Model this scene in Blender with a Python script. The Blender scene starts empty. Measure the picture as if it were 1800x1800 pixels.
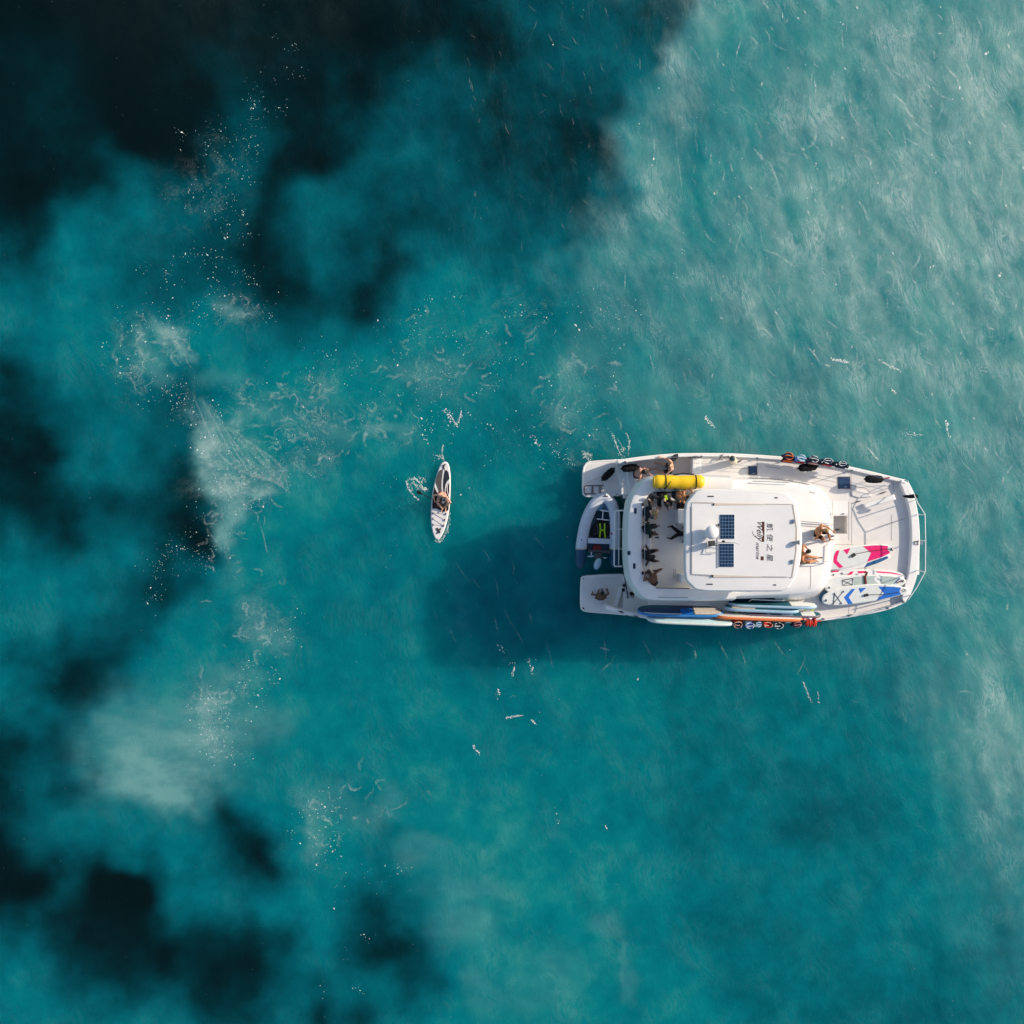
import bpy, math, random
import numpy as np
from mathutils import Vector, Matrix
random.seed(7)
rng = np.random.default_rng(11)
S = bpy.context.scene
C = S.collection
R = math.radians

# ------------------------------------------------------------------ camera
H = 45.0            # drone height in metres
K = 45.0/1800.0     # metres per photograph pixel at the water line
cd = bpy.data.cameras.new('camera'); cam = bpy.data.objects.new('camera', cd); C.objects.link(cam)
cam.location = (0, 0, H); cam.rotation_euler = (0, 0, 0)
cd.sensor_fit = 'HORIZONTAL'; cd.angle = 2*math.atan(0.5); cd.clip_start = .5; cd.clip_end = 8000
S.camera = cam

# ------------------------------------------------------------------ light
SUN_EL, SUN_AZ = 25.0, 70.4          # azimuth clockwise from +Y
w = bpy.data.worlds.new('World'); S.world = w; w.use_nodes = True
nt = w.node_tree; nt.nodes.clear()
sky = nt.nodes.new('ShaderNodeTexSky'); sky.sky_type = 'NISHITA'; sky.sun_disc = False
sky.sun_elevation = R(SUN_EL); sky.sun_rotation = R(SUN_AZ); sky.air_density = 1.0; sky.dust_density = 1.7; sky.ozone_density = 1.0
bg = nt.nodes.new('ShaderNodeBackground'); bg.inputs[1].default_value = .15
wo = nt.nodes.new('ShaderNodeOutputWorld')
nt.links.new(sky.outputs[0], bg.inputs[0]); nt.links.new(bg.outputs[0], wo.inputs[0])
sd = bpy.data.lights.new('sun', 'SUN'); sd.energy = 4.6; sd.angle = R(.53); sd.color = (1, .87, .70)
so = bpy.data.objects.new('sun', sd); C.objects.link(so)
TOSUN = Vector((math.sin(R(SUN_AZ))*math.cos(R(SUN_EL)), math.cos(R(SUN_AZ))*math.cos(R(SUN_EL)), math.sin(R(SUN_EL))))
so.rotation_euler = TOSUN.to_track_quat('Z', 'Y').to_euler(); so.location = TOSUN*80
vs = S.view_settings; vs.view_transform = 'Standard'; vs.look = 'None'; vs.exposure = 0.17; vs.gamma = 1; vs.use_curve_mapping = False

# ------------------------------------------------------------------ helpers
def P(x, y, z=0.0):
    """photograph pixel + true height -> world point"""
    f = K*(1-z/H)
    return Vector(((x-900)*f, (900-y)*f, z))
def W(pts, z): return [P(x, y, z).xy for x, y in pts]

def chaikin(pts, it=2, r=.25, closed=True):
    pts = [Vector(p) for p in pts]
    for _ in range(it):
        out = []; n = len(pts)
        if not closed: out.append(pts[0])
        for i in range(n if closed else n-1):
            a, b = pts[i], pts[(i+1) % n]
            out += [a.lerp(b, r), a.lerp(b, 1-r)]
        if not closed: out.append(pts[-1])
        pts = out
    return pts
def area2(p): return sum(p[i].x*p[(i+1) % len(p)].y-p[(i+1) % len(p)].x*p[i].y for i in range(len(p)))
def inset(p, d):
    """offset of a closed 2D ring, positive inwards"""
    s = 1 if area2(p) > 0 else -1
    n = len(p); out = []
    for i in range(n):
        e1 = (p[i]-p[i-1]); e2 = (p[(i+1) % n]-p[i])
        if e1.length < 1e-6: e1 = e2
        if e2.length < 1e-6: e2 = e1
        e1 = e1.normalized(); e2 = e2.normalized()
        n1 = Vector((-e1.y, e1.x))*s; n2 = Vector((-e2.y, e2.x))*s
        m = (n1+n2)
        if m.length < 1e-4: m = n1
        m.normalize(); k = max(.45, m.dot(n1))
        out.append(p[i]+m*(d/k))
    return out

class MB:
    def __init__(s): s.v = []; s.f = []; s.m = []; s.cur = 0
    def add(s, vs, fs):
        o = len(s.v); s.v += [tuple(v) for v in vs]
        for f in fs: s.f.append(tuple(i+o for i in f)); s.m.append(s.cur)
        return s
    def loft(s, rings, caps=(True, True)):
        n = len(rings[0]); vs = [v for r in rings for v in r]; fs = []
        a = area2([Vector(v[:2]) for v in rings[0]])
        flip = a < 0
        for k in range(len(rings)-1):
            for i in range(n):
                q = (k*n+i, k*n+(i+1) % n, (k+1)*n+(i+1) % n, (k+1)*n+i)
                fs.append(q[::-1] if flip else q)
        b = tuple(range(n)); t = tuple((len(rings)-1)*n+i for i in range(n))
        if caps[0]: fs.append(b if flip else b[::-1])
        if caps[1]: fs.append(t[::-1] if flip else t)
        return s.add(vs, fs)
    def prism(s, p, z0, z1, bev=0.0, bot=0.0):
        r = [[(q.x, q.y, z0) for q in (inset(p, bot) if bot else p)]]
        if bev:
            r.append([(q.x, q.y, z1-bev) for q in p])
            r.append([(q.x, q.y, z1-bev*.3) for q in inset(p, bev*.3)])
            r.append([(q.x, q.y, z1) for q in inset(p, bev)])
        else: r.append([(q.x, q.y, z1) for q in p])
        return s.loft(r)
    def band(s, a, b, z0, z1, bev=.02, fa=0.0, fb=0.0):
        """solid strip between two open lines of equal count; fa / fb flare the foot outwards"""
        n = len(a); rows = []
        for i in range(n):
            d = (b[i]-a[i]); L = d.length or 1; d = d/L; e = min(bev, L*.4)
            A, B = a[i], b[i]
            rows += [(*(A-d*fa), z0), (*(A-d*fa*.9), z0+(z1-z0)*.3), (*A, z1-e), (*(A+d*e*.3), z1-e*.3), (*(A+d*e), z1), (*(B-d*e), z1), (*(B-d*e*.3), z1-e*.3), (*B, z1-e), (*(B+d*fb), z0)]
        fs = []; m = 9; vs = s_ = rows
        flip = ((a[1]-a[0]).x*(b[0]-a[0]).y-(a[1]-a[0]).y*(b[0]-a[0]).x) > 0
        for i in range(n-1):
            for k in range(m):
                q = (i*m+k, (i+1)*m+k, (i+1)*m+(k+1) % m, i*m+(k+1) % m)
                fs.append(q[::-1] if not flip else q)
        fs.append(tuple(range(m))); fs.append(tuple((n-1)*m+k for k in range(m))[::-1])
        return s.add(vs, fs)
    def box(s, c, size, rz=0.0, M=None):
        hx, hy, hz = size[0]/2, size[1]/2, size[2]/2
        vs = [Vector((x*hx, y*hy, z*hz)) for z in (-1, 1) for y in (-1, 1) for x in (-1, 1)]
        if M is None: M = Matrix.Translation(c) @ Matrix.Rotation(rz, 4, 'Z')
        else: M = Matrix.Translation(c) @ M
        return s.add([M @ v for v in vs], [(0, 2, 3, 1), (4, 5, 7, 6), (0, 1, 5, 4), (2, 6, 7, 3), (0, 4, 6, 2), (1, 3, 7, 5)])
    def tube(s, path, r, n=8, closed=False, flat=1.0):
        path = [Vector(p) for p in path]; m = len(path); rings = []
        rr = r if isinstance(r, (list, tuple)) else [r]*m
        prev = None
        for i in range(m):
            if closed: t = path[(i+1) % m]-path[i-1]
            else: t = path[min(i+1, m-1)]-path[max(i-1, 0)]
            if t.length < 1e-9: t = Vector((0, 0, 1))
            t.normalize()
            if prev is None:
                up = Vector((0, 0, 1)) if abs(t.z) < .9 else Vector((1, 0, 0))
                a = t.cross(up).normalized()
            else:
                a = prev-t*prev.dot(t)
                a = a.normalized() if a.length > 1e-6 else t.orthogonal().normalized()
            prev = a; b = a.cross(t).normalized()
            rings.append([path[i]+(a*math.cos(2*math.pi*k/n)+b*math.sin(2*math.pi*k/n)*flat)*rr[i] for k in range(n)])
        vs = [v for q in rings for v in q]; fs = []
        for i in range(m if closed else m-1):
            j = (i+1) % m
            for k in range(n):
                fs.append((i*n+k, j*n+k, j*n+(k+1) % n, i*n+(k+1) % n))
        if not closed:
            fs.append(tuple(range(n))); fs.append(tuple((m-1)*n+k for k in range(n))[::-1])
        return s.add(vs, fs)
    def ell(s, c, r, M=None, seg=14, rings=9, lo=-1.0):
        """ellipsoid (or dome when lo > -1)"""
        c = Vector(c); M = M or Matrix.Identity(3); vs = []; fs = []
        a0 = math.asin(lo)
        for j in range(rings+1):
            a = a0+(math.pi/2-a0)*j/rings
            for i in range(seg):
                t = 2*math.pi*i/seg
                vs.append(c+M @ Vector((r[0]*math.cos(a)*math.cos(t), r[1]*math.cos(a)*math.sin(t), r[2]*math.sin(a))))
        for j in range(rings):
            for i in range(seg):
                fs.append((j*seg+i, j*seg+(i+1) % seg, (j+1)*seg+(i+1) % seg, (j+1)*seg+i))
        fs.append(tuple(range(seg))[::-1])
        return s.add(vs, fs)
    def cone(s, a, b, ra, rb, n=10):
        """closed tapered capsule"""
        a = Vector(a); b = Vector(b); d = b-a
        if d.length < 1e-6: d = Vector((0, 0, 1e-4))
        L = d.length; d.normalize(); path = []; rr = []
        for k in range(4):
            t = k/4*math.pi/2
            path.append(a-d*ra*math.cos(t)); rr.append(max(ra*math.sin(t), ra*.12))
        path += [a, b]; rr += [ra, rb]
        for k in range(3, -1, -1):
            t = k/4*math.pi/2
            path.append(b+d*rb*math.cos(t)); rr.append(max(rb*math.sin(t), rb*.12))
        return s.tube(path, rr, n)
    def mesh(s, name, mats, smooth=35):
        me = bpy.data.meshes.new(name); me.from_pydata(s.v, [], s.f); me.validate(); me.update()
        for m in (mats if isinstance(mats, (list, tuple)) else [mats]): me.materials.append(m)
        if len(set(s.m)) > 1 and len(me.polygons) == len(s.m): me.polygons.foreach_set('material_index', s.m)
        if smooth:
            me.polygons.foreach_set('use_smooth', [True]*len(me.polygons)); me.set_sharp_from_angle(angle=R(smooth))
        return me
    def obj(s, name, mats, parent=None, smooth=35):
        return link(name, s.mesh(name, mats, smooth), parent)

def link(name, data, parent=None):
    o = bpy.data.objects.new(name, data); C.objects.link(o)
    if parent: o.parent = parent; o.matrix_parent_inverse = parent.matrix_world.inverted()
    return o
def tag(o, label=None, cat=None, group=None, kind=None):
    if label: o['label'] = label
    if cat: o['category'] = cat
    if group: o['group'] = group
    if kind: o['kind'] = kind
    return o
def thing(name, label, cat, loc=(0, 0, 0), group=None, M=None):
    o = bpy.data.objects.new(name, None); C.objects.link(o); o.empty_display_size = .2
    if M is None: M = Matrix.Translation(Vector(loc))
    o.matrix_world = M
    o.location, o.rotation_euler = M.to_translation(), M.to_euler()
    bpy.context.view_layer.update()
    return tag(o, label, cat, group)

MATS = {}
def mat(name, col, rough=.5, spec=.5, var=.06, scale=6.0, bump=0.0, bscale=60.0, metal=0.0, coat=0.0, sss=0.0):
    """procedural paint / cloth / rubber: base colour with broad noise variation and fine relief"""
    if name in MATS: return MATS[name]
    m = bpy.data.materials.new(name); m.use_nodes = True; t = m.node_tree; b = t.nodes['Principled BSDF']
    tc = t.nodes.new('ShaderNodeTexCoord')
    nz = t.nodes.new('ShaderNodeTexNoise'); nz.inputs['Scale'].default_value = scale; nz.inputs['Detail'].default_value = 5; nz.inputs['Roughness'].default_value = .65
    t.links.new(tc.outputs['Object'], nz.inputs['Vector'])
    mr = t.nodes.new('ShaderNodeMapRange'); mr.inputs[1].default_value = .3; mr.inputs[2].default_value = .7
    mr.inputs[3].default_value = 1-var; mr.inputs[4].default_value = 1+var*.6
    t.links.new(nz.outputs['Fac'], mr.inputs[0])
    mx = t.nodes.new('ShaderNodeVectorMath'); mx.operation = 'SCALE'; mx.inputs[0].default_value = col
    t.links.new(mr.outputs[0], mx.inputs['Scale']); t.links.new(mx.outputs[0], b.inputs['Base Color'])
    b.inputs['Roughness'].default_value = rough; b.inputs['Specular IOR Level'].default_value = spec
    b.inputs['Metallic'].default_value = metal; b.inputs['Coat Weight'].default_value = coat
    if sss: b.inputs['Subsurface Weight'].default_value = sss; b.inputs['Subsurface Radius'].default_value = (.02, .008, .004)
    if bump:
        n2 = t.nodes.new('ShaderNodeTexNoise'); n2.inputs['Scale'].default_value = bscale; n2.inputs['Detail'].default_value = 3
        t.links.new(tc.outputs['Object'], n2.inputs['Vector'])
        bp = t.nodes.new('ShaderNodeBump'); bp.inputs['Strength'].default_value = bump; bp.inputs['Distance'].default_value = .01
        t.links.new(n2.outputs['Fac'], bp.inputs['Height']); t.links.new(bp.outputs[0], b.inputs['Normal'])
    MATS[name] = m
    return m
GEL = mat('gelcoat', (.83, .81, .785), .28, .5, .05, 1.3, coat=.2)
NONSKID = mat('non_skid_deck', (.73, .70, .675), .7, .3, .07, 2.2, .25, 90)
FLYFLOOR = mat('flybridge_floor_paint', (.82, .80, .765), .7, .3, .08, 2.0, .2, 90)
ROOF = mat('hardtop_paint', (.76, .745, .725), .4, .5, .05, 1.0, coat=.1)
SEAM = mat('seam_sealant', (.36, .33, .31), .7, .2)
BEIGE = mat('beige_track', (.60, .50, .42), .6, .3)
STEEL = mat('stainless_rail', (.62, .63, .65), .25, .5, .05, metal=.9)
WHITE = mat('white_paint', (.80, .80, .80), .4)
BLACK = mat('black_rubber', (.018, .018, .02), .6, .4, .2, 15, .4, 40)
FLEECE = mat('black_fender_cover', (.016, .016, .018), .95, .1, .3, 30, 1.0, 55)
GLASSD = mat('dark_tinted_glass', (.012, .03, .06), .08, .6, .1)
HATCHB = mat('blue_tinted_hatch', (.03, .065, .14), .12, .6, .15, 4)
CELL = mat('solar_cell_blue', (.008, .028, .075), .15, .6, .35, 5)
SILVER = mat('solar_grid_silver', (.20, .32, .44), .4, .5)
DKMET = mat('dark_metal', (.08, .08, .085), .45, .5, .15, metal=.4)
INK = mat('black_lettering', (.02, .015, .018), .6)
BROWN = mat('brown_logo_block', (.09, .03, .015), .6, .3, .3, 8)
YEL = mat('yellow_pvc', (.86, .54, .012), .38, .5, .08, 3, .15, 12)
HYP = mat('grey_tube_fabric', (.58, .62, .70), .55, .3, .1, 3, .1, 60)
TBLUE = mat('blue_tube_cone', (.012, .07, .14), .45, .4, .12, 4)
LIME = mat('hi_vis_lime', (.40, .60, .02), .6, .3)
RED = mat('red_plastic', (.32, .012, .015), .4, .4, .15)
DKCLOTH = mat('dark_cloth', (.018, .017, .02), .85, .2, .3, 12, .4, 80)
DKBLUEC = mat('dark_teal_cloth', (.012, .035, .05), .85, .2, .3, 12, .4, 80)

# ------------------------------------------------------------------ water
NW = 470; HALF = 23.6
def vnoise(X, Y, scale, seed, n=256):
    g = np.random.default_rng(seed).random((n, n))
    x = X/scale; y = Y/scale; xi = np.floor(x).astype(int); yi = np.floor(y).astype(int)
    fx = x-xi; fy = y-yi; fx = fx*fx*fx*(fx*(fx*6-15)+10); fy = fy*fy*fy*(fy*(fy*6-15)+10)
    a = g[xi % n, yi % n]; b = g[(xi+1) % n, yi % n]; c = g[xi % n, (yi+1) % n]; d = g[(xi+1) % n, (yi+1) % n]
    return (a*(1-fx)+b*fx)*(1-fy)+(c*(1-fx)+d*fx)*fy-.5
def fbm(X, Y, scale, seed, octv=5, gain=.55):
    o = 0; a = 1
    for k in range(octv): o = o+a*vnoise(X+37.7*k, Y-91.3*k, scale/2**k, seed+k); a *= gain
    return o*2
# murk: how much pale sediment hangs in the dark water, read off the photograph (x, y in photograph pixels, 0 black .. 10 pale teal)
MURK = '''0 0 0;100 0 0;200 0 0;300 0 0;400 0 0;500 0 .5;600 0 0;700 0 .4;800 0 1;900 0 2;1000 0 3;1100 0 3.3;1190 0 2.6;1206 0 3;1222 0 7.5;1400 0 7.6;1600 0 8;1800 0 8.3
0 60 0;200 60 0;400 40 .2;600 50 .1;760 60 .4;850 70 1;950 70 3.2;1050 70 3.6;1150 50 3;1195 60 3;1214 60 7.2;1500 80 7.9
0 110 .4;120 100 .3;270 80 .2;330 90 .8;420 100 1.4;540 110 .6;640 110 .4;740 100 .9;840 110 1.6;930 110 3;1040 110 3.4;1110 90 4.2;1150 100 3.4;1170 115 3.6;1192 120 7;1300 120 7.4;1700 120 8.2
0 180 .4;80 170 .8;160 190 .3;260 190 .1;330 170 .6;400 150 1.6;470 180 .8;560 160 2;660 160 1.7;760 170 3.2;820 180 3;870 200 1.5;960 150 3.6;1020 160 2.6;1080 160 2.2;1108 180 2.4;1125 180 5;1140 160 6.8;1200 180 7.2;1400 200 7.8;1800 200 8.4
0 250 .7;100 240 .9;200 250 .4;270 240 0;320 230 .5;390 260 2.2;450 240 2.6;520 250 .6;600 260 1.4;680 250 3.6;740 240 3.8;800 250 2.6;880 250 2.2;960 240 2.4;1040 250 1.4;1090 260 2;1105 250 5;1125 250 7;1250 250 7.6;1600 280 8.2
0 310 .9;60 330 .5;130 310 1.2;190 290 4;230 300 3;270 290 .5;310 300 1.6;370 310 3.6;430 310 3;480 310 .4;560 300 .2;600 320 1;640 300 4.2;720 280 4.6;800 320 3;900 310 2.4;1000 300 1.8;1060 280 1.4;1085 300 4;1100 320 7;1200 330 7.5;1500 350 8
0 380 1.3;40 390 .9;75 390 3;110 360 5;180 350 5.6;250 350 4.6;320 370 5;390 370 3;440 380 1.4;480 380 .4;520 360 2.6;560 370 4.6;630 370 4.4;700 370 1.6;760 360 1.4;820 380 4.4;880 350 4.8;950 370 3.4;1010 370 2;1050 385 4;1070 370 6.6;1200 400 7.6;1700 400 8.3
0 450 2.4;40 450 1.8;65 450 4;100 430 6.4;160 430 6.4;230 430 5.6;290 440 3.6;330 460 3;390 460 2;450 450 .8;490 440 .6;520 430 3;570 420 5;610 450 3.4;660 440 1.2;690 450 1.1;740 440 4;800 450 5.6;860 450 5;930 440 4.6;980 430 5.2;1030 440 7;1200 470 7.6
0 510 4;60 510 5;120 500 6.2;200 500 5.8;260 510 4.6;310 490 3;380 490 2.4;430 490 2.8;480 490 1;530 490 1;560 470 4.4;600 500 2.2;650 490 1.2;690 490 2.6;730 480 5.4;790 470 6.2;870 480 5.6;960 480 5.8;1050 500 7.2;1300 500 7.4
0 570 6.6;100 560 6.8;200 560 6.2;300 560 6;400 560 6.4;470 560 5.4;530 540 2.2;580 560 4.6;620 555 1.8;650 540 2.4;690 550 6;760 550 7;860 540 6.4;960 540 6.2;1060 560 7.2;1500 560 8
0 620 4;20 640 1.4;60 625 3.6;110 610 6.4;200 610 7;300 630 7.2;420 620 7.2;500 605 5.6;560 620 6.8;650 620 7.2;800 620 7.2;950 620 6.8;1100 630 7.4
20 660 1.2;60 665 2.2;110 660 5.4;170 660 6;240 680 6.4;310 680 5.4;330 710 4;380 690 6.8;500 700 7.4;700 700 7.4;900 700 7.2
0 720 1.8;50 720 1.6;90 730 1.6;130 700 4.6;200 720 5.6;270 740 5.4;310 740 3.6;345 730 4.8;400 760 7.2
20 780 .8;80 770 .6;105 790 1;130 770 3.4;170 790 6.2;220 790 6.6;270 790 5.4;300 800 3.6;330 800 5;355 800 6
20 840 1;60 830 1;90 820 2.6;140 820 5.6;200 830 5.6;260 830 4;290 840 2.4;320 840 1.6;345 840 3.4;370 840 7
10 890 .8;50 890 1.2;90 890 1.5;140 880 2;190 875 1.8;240 870 1.6;290 880 1.2;330 890 .6;355 900 2.4;380 910 6.8
0 930 2.4;40 930 4;90 920 1.8;120 940 1.5;160 920 3.6;220 920 3;270 930 1.2;310 930 .4;345 940 1.2;370 945 2.6;400 950 7
0 980 5.8;60 970 5.2;120 980 4.6;180 970 5.4;230 980 3.6;260 980 2;300 975 4.6;350 970 1.4;375 970 4;420 980 7.4;520 980 7.4;600 990 7
0 1040 6.6;70 1030 6;150 1040 5.6;210 1020 4.4;250 1040 2.4;280 1040 2;310 1010 3;350 1010 6.4;450 1050 7.2;600 1060 7
0 1100 7;70 1100 6.4;140 1100 5;210 1080 3.6;250 1080 3.2;290 1070 2;320 1080 5;400 1100 7.2
0 1150 6.8;60 1160 3.6;120 1150 2;170 1150 1.6;190 1140 2.4;220 1140 5;300 1140 6.8;500 1150 7.4;700 1170 7
0 1195 5;50 1190 2;110 1190 2.4;160 1180 1.8;200 1190 4.4;260 1190 6.8;400 1200 7.4
10 1240 4.4;60 1230 5.2;100 1230 3;140 1230 5.4;180 1230 6.8;300 1240 7.6
10 1290 1;50 1290 2.6;90 1290 2.6;120 1300 5;150 1310 6.8;250 1300 7.6;500 1300 7.5;700 1300 7.6
5 1350 1.4;60 1350 3.6;90 1360 3;120 1365 2;140 1370 4;180 1380 6.4;300 1380 7.2;420 1400 6.4
5 1400 1.6;60 1400 4.4;100 1400 4.4;150 1410 5.6;230 1420 6.6;320 1420 6.8;380 1430 4.6;400 1445 1.6;440 1440 5.6;500 1440 7.2
10 1450 .6;50 1440 2;90 1450 4;150 1450 5.4;220 1460 6.6;300 1470 6.6;370 1470 5;410 1475 1.6;440 1470 1.2;465 1480 4.6;500 1500 7
10 1500 .1;70 1500 .3;100 1510 .4;120 1520 2.8;180 1510 4;240 1530 4;270 1500 2.6;300 1510 5.2;370 1510 3;410 1520 2;440 1530 1.1;465 1530 4.6;540 1540 6.8
10 1550 .3;80 1550 .5;120 1560 2.6;150 1570 1.6;200 1560 .4;240 1540 1.4;270 1560 1.2;300 1560 5;360 1560 6;440 1560 5.6;520 1580 6.8
20 1600 2;80 1600 2.2;140 1600 1;190 1590 .2;230 1600 0;265 1600 1;300 1620 5;350 1610 5.6;400 1610 4.6;425 1620 3;460 1610 6.4;540 1630 6.4
20 1650 3;80 1650 2;140 1640 .7;200 1640 .3;250 1650 .2;300 1650 .8;340 1640 2;390 1650 1.2;440 1640 1.8;490 1640 2.4;520 1660 5;570 1670 6;630 1600 3.4;660 1590 3;680 1620 2.4;700 1620 5.4;650 1640 2.4
20 1700 5;80 1700 3.2;150 1690 2.4;210 1690 .9;270 1690 .9;320 1690 1.6;370 1690 .8;420 1700 .5;460 1700 1.2;490 1710 2.8;540 1720 6;600 1720 5;630 1690 3;670 1690 1.4;700 1690 2.6;725 1680 5.4;760 1680 7.4
20 1760 7.2;90 1750 5.6;160 1750 5;230 1750 3.6;300 1750 4.4;360 1740 2;420 1750 1;470 1740 2.4;510 1760 4.6;550 1760 3.6;600 1770 4.4;640 1750 5;690 1740 3.6;730 1720 4.6;760 1760 7
20 1800 7.2;120 1790 6.8;220 1800 5.4;330 1790 5.6;430 1800 4.4;500 1800 4.4;535 1800 1.4;570 1800 4;620 1800 2.4;660 1800 5.6;720 1800 7.2;800 1760 7.6
800 1300 7.4;800 1500 7.6;900 1650 7.6;1000 1250 6.8;1100 1400 7;1100 1600 7.6;1150 1750 7.6;1250 1300 6.4;1300 1450 5.7;1400 1440 5.2;1430 1400 5.5;1500 1430 5.5;1420 1550 6;1600 1450 6.6;1300 1600 6.2;1350 1700 6;1550 1650 6;1640 1750 5;1720 1730 5.6;1750 1500 7;1780 1600 6.8;1800 1790 6;1450 1790 5.8;1200 1680 6.6;1200 1800 6.8;1700 1350 7.6;1790 1300 8;1500 1250 6.6;1600 1150 7;1350 1180 6.6;1750 1100 8;1700 900 8;1780 700 8.2;1500 700 7.8;1250 700 7.4;950 1150 6.6;800 900 7;700 830 7;900 820 6.8;600 900 7.4;560 820 7.4;450 830 7.3;850 1080 6.6;950 950 6.6;1150 1120 6.6'''
MP = np.array([[float(q) for q in e.split()] for l in MURK.split('\n') for e in l.split(';')])
# sun_haze: sun haze and glitter painted into the water colour
SUN_HAZE = '''1215 0 .35;1250 40 .4;1330 0 .35;1400 30 .25;1500 0 .45;1620 0 .45;1800 0 .55;1195 120 .45;1280 100 .15;1340 110 .25;1450 110 .4;1600 120 .5;1800 120 .62;1140 180 .2;1175 190 .45;1230 200 .1;1290 180 .2;1380 200 .4;1500 200 .5;1660 180 .7;1800 220 .65
1110 280 .3;1150 290 .45;1210 290 .2;1270 280 .15;1350 300 .45;1500 300 .55;1690 290 .7;1800 320 .72;1075 370 .4;1130 390 .45;1200 370 .3;1300 380 .4;1450 400 .6;1600 400 .6;1800 420 .72;1040 470 .3;1100 470 .25;1180 470 .25;1300 480 .45;1500 500 .55;1800 520 .68
1020 580 .1;1100 580 .15;1200 600 .25;1350 600 .4;1600 600 .5;1800 620 .6;1000 680 .1;1120 680 .08;1250 700 .2;1450 700 .35;1650 720 .42;1800 740 .5;1120 770 .05;1280 780 .15;1450 780 .25;1640 830 .3;1800 850 .42;1680 960 .22;1800 980 .32;1640 1080 .1;1800 1100 .28;1500 1150 .02;1680 1170 .15;1800 1200 .4;1600 1250 .06;1700 1260 .3;1760 1290 .5;1800 1330 .5;1640 1350 .03;1720 1380 .3;1790 1400 .4;1700 1450 .05;1790 1480 .2;1790 1600 .12;1600 1600 0;1800 1750 .03;1400 1400 0;1200 1250 0;1000 1000 0;1000 1400 0;1000 1780 0;700 1780 0;400 1780 0;0 1780 0;0 1400 0;0 900 0;0 400 0;0 0 0;300 250 0;600 100 0;850 0 0;1050 0 0;1150 0 0;1170 60 0;1150 110 0;1090 180 0;1060 250 0;1040 340 0;980 420 0;960 560 0;900 700 0;700 500 0;500 600 0;1000 800 0;700 900 0;500 1000 0;700 1300 0;300 1000 0'''
KP = np.array([[float(q) for q in e.split()] for l in SUN_HAZE.split('\n') for e in l.split(';')])
def rbf(pts, X, Y):
    p = pts[:, :2]; D = np.sqrt(((p[:, None]-p[None])**2).sum(-1)+9.0)
    n = len(p); A = np.zeros((n+1, n+1)); A[:n, :n] = -D+np.eye(n)*-3.0; A[:n, n] = 1; A[n, :n] = 1
    c = np.linalg.solve(A, np.append(pts[:, 2], 0))
    out = np.full(X.shape, c[n]); sh = X.shape; xf, yf = X.ravel(), Y.ravel(); o = np.full(xf.shape, c[n])
    for i in range(0, len(xf), 40000):
        d = np.sqrt((xf[i:i+40000, None]-p[:, 0])**2+(yf[i:i+40000, None]-p[:, 1])**2+9.0)
        o[i:i+40000] += -d @ c[:n]
    return o.reshape(sh)
core = np.linspace(-HALF, HALF, NW)
ext = np.cumsum(1.0*1.33**np.arange(26)); coords = np.concatenate([-(HALF+ext)[::-1], core, HALF+ext])
GX, GY = np.meshgrid(coords, coords, indexing='ij')
pxX = GX/K+900; pxY = 900-GY/K
inn = np.clip(pxX, -40, 1840), np.clip(pxY, -40, 1840)
wx = fbm(pxX, pxY, 190, 3)*26+fbm(pxX, pxY, 60, 13, 4)*15; wy = fbm(pxX, pxY, 190, 5)*26+fbm(pxX, pxY, 60, 15, 4)*15
murk = rbf(MP, inn[0]+wx*1.15, inn[1]+wy*1.15)
def blur(a, r, n=3):
    for _ in range(n):
        for ax in (0, 1):
            c = np.cumsum(np.pad(a, [(r+1, r) if q == ax else (0, 0) for q in (0, 1)], mode='edge'), axis=ax)
            a = (np.take(c, range(2*r+1, c.shape[ax]), ax)-np.take(c, range(0, c.shape[ax]-2*r-1), ax))/(2*r+1)
    return a
murk = blur(murk, 2, 2)
murk = murk+fbm(pxX, pxY, 110, 21, 6, .62)*.85*np.clip(murk/3+.25, .25, 1)
murk = np.clip(murk, 0, 10)/10
sun_haze = np.clip(rbf(KP, inn[0]+wx, inn[1]+wy), 0, 1)
cd_ = np.array([.40, -.917]); kd_ = np.array([.917, .40])
uu = pxX*kd_[0]-pxY*kd_[1]; vv = pxX*cd_[0]-pxY*cd_[1]     # across / along the wave crests
sun_haze = np.clip(sun_haze*(1+.42*fbm(uu, vv*.33, 34, 31, 5, .75)), 0, 1)
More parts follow.
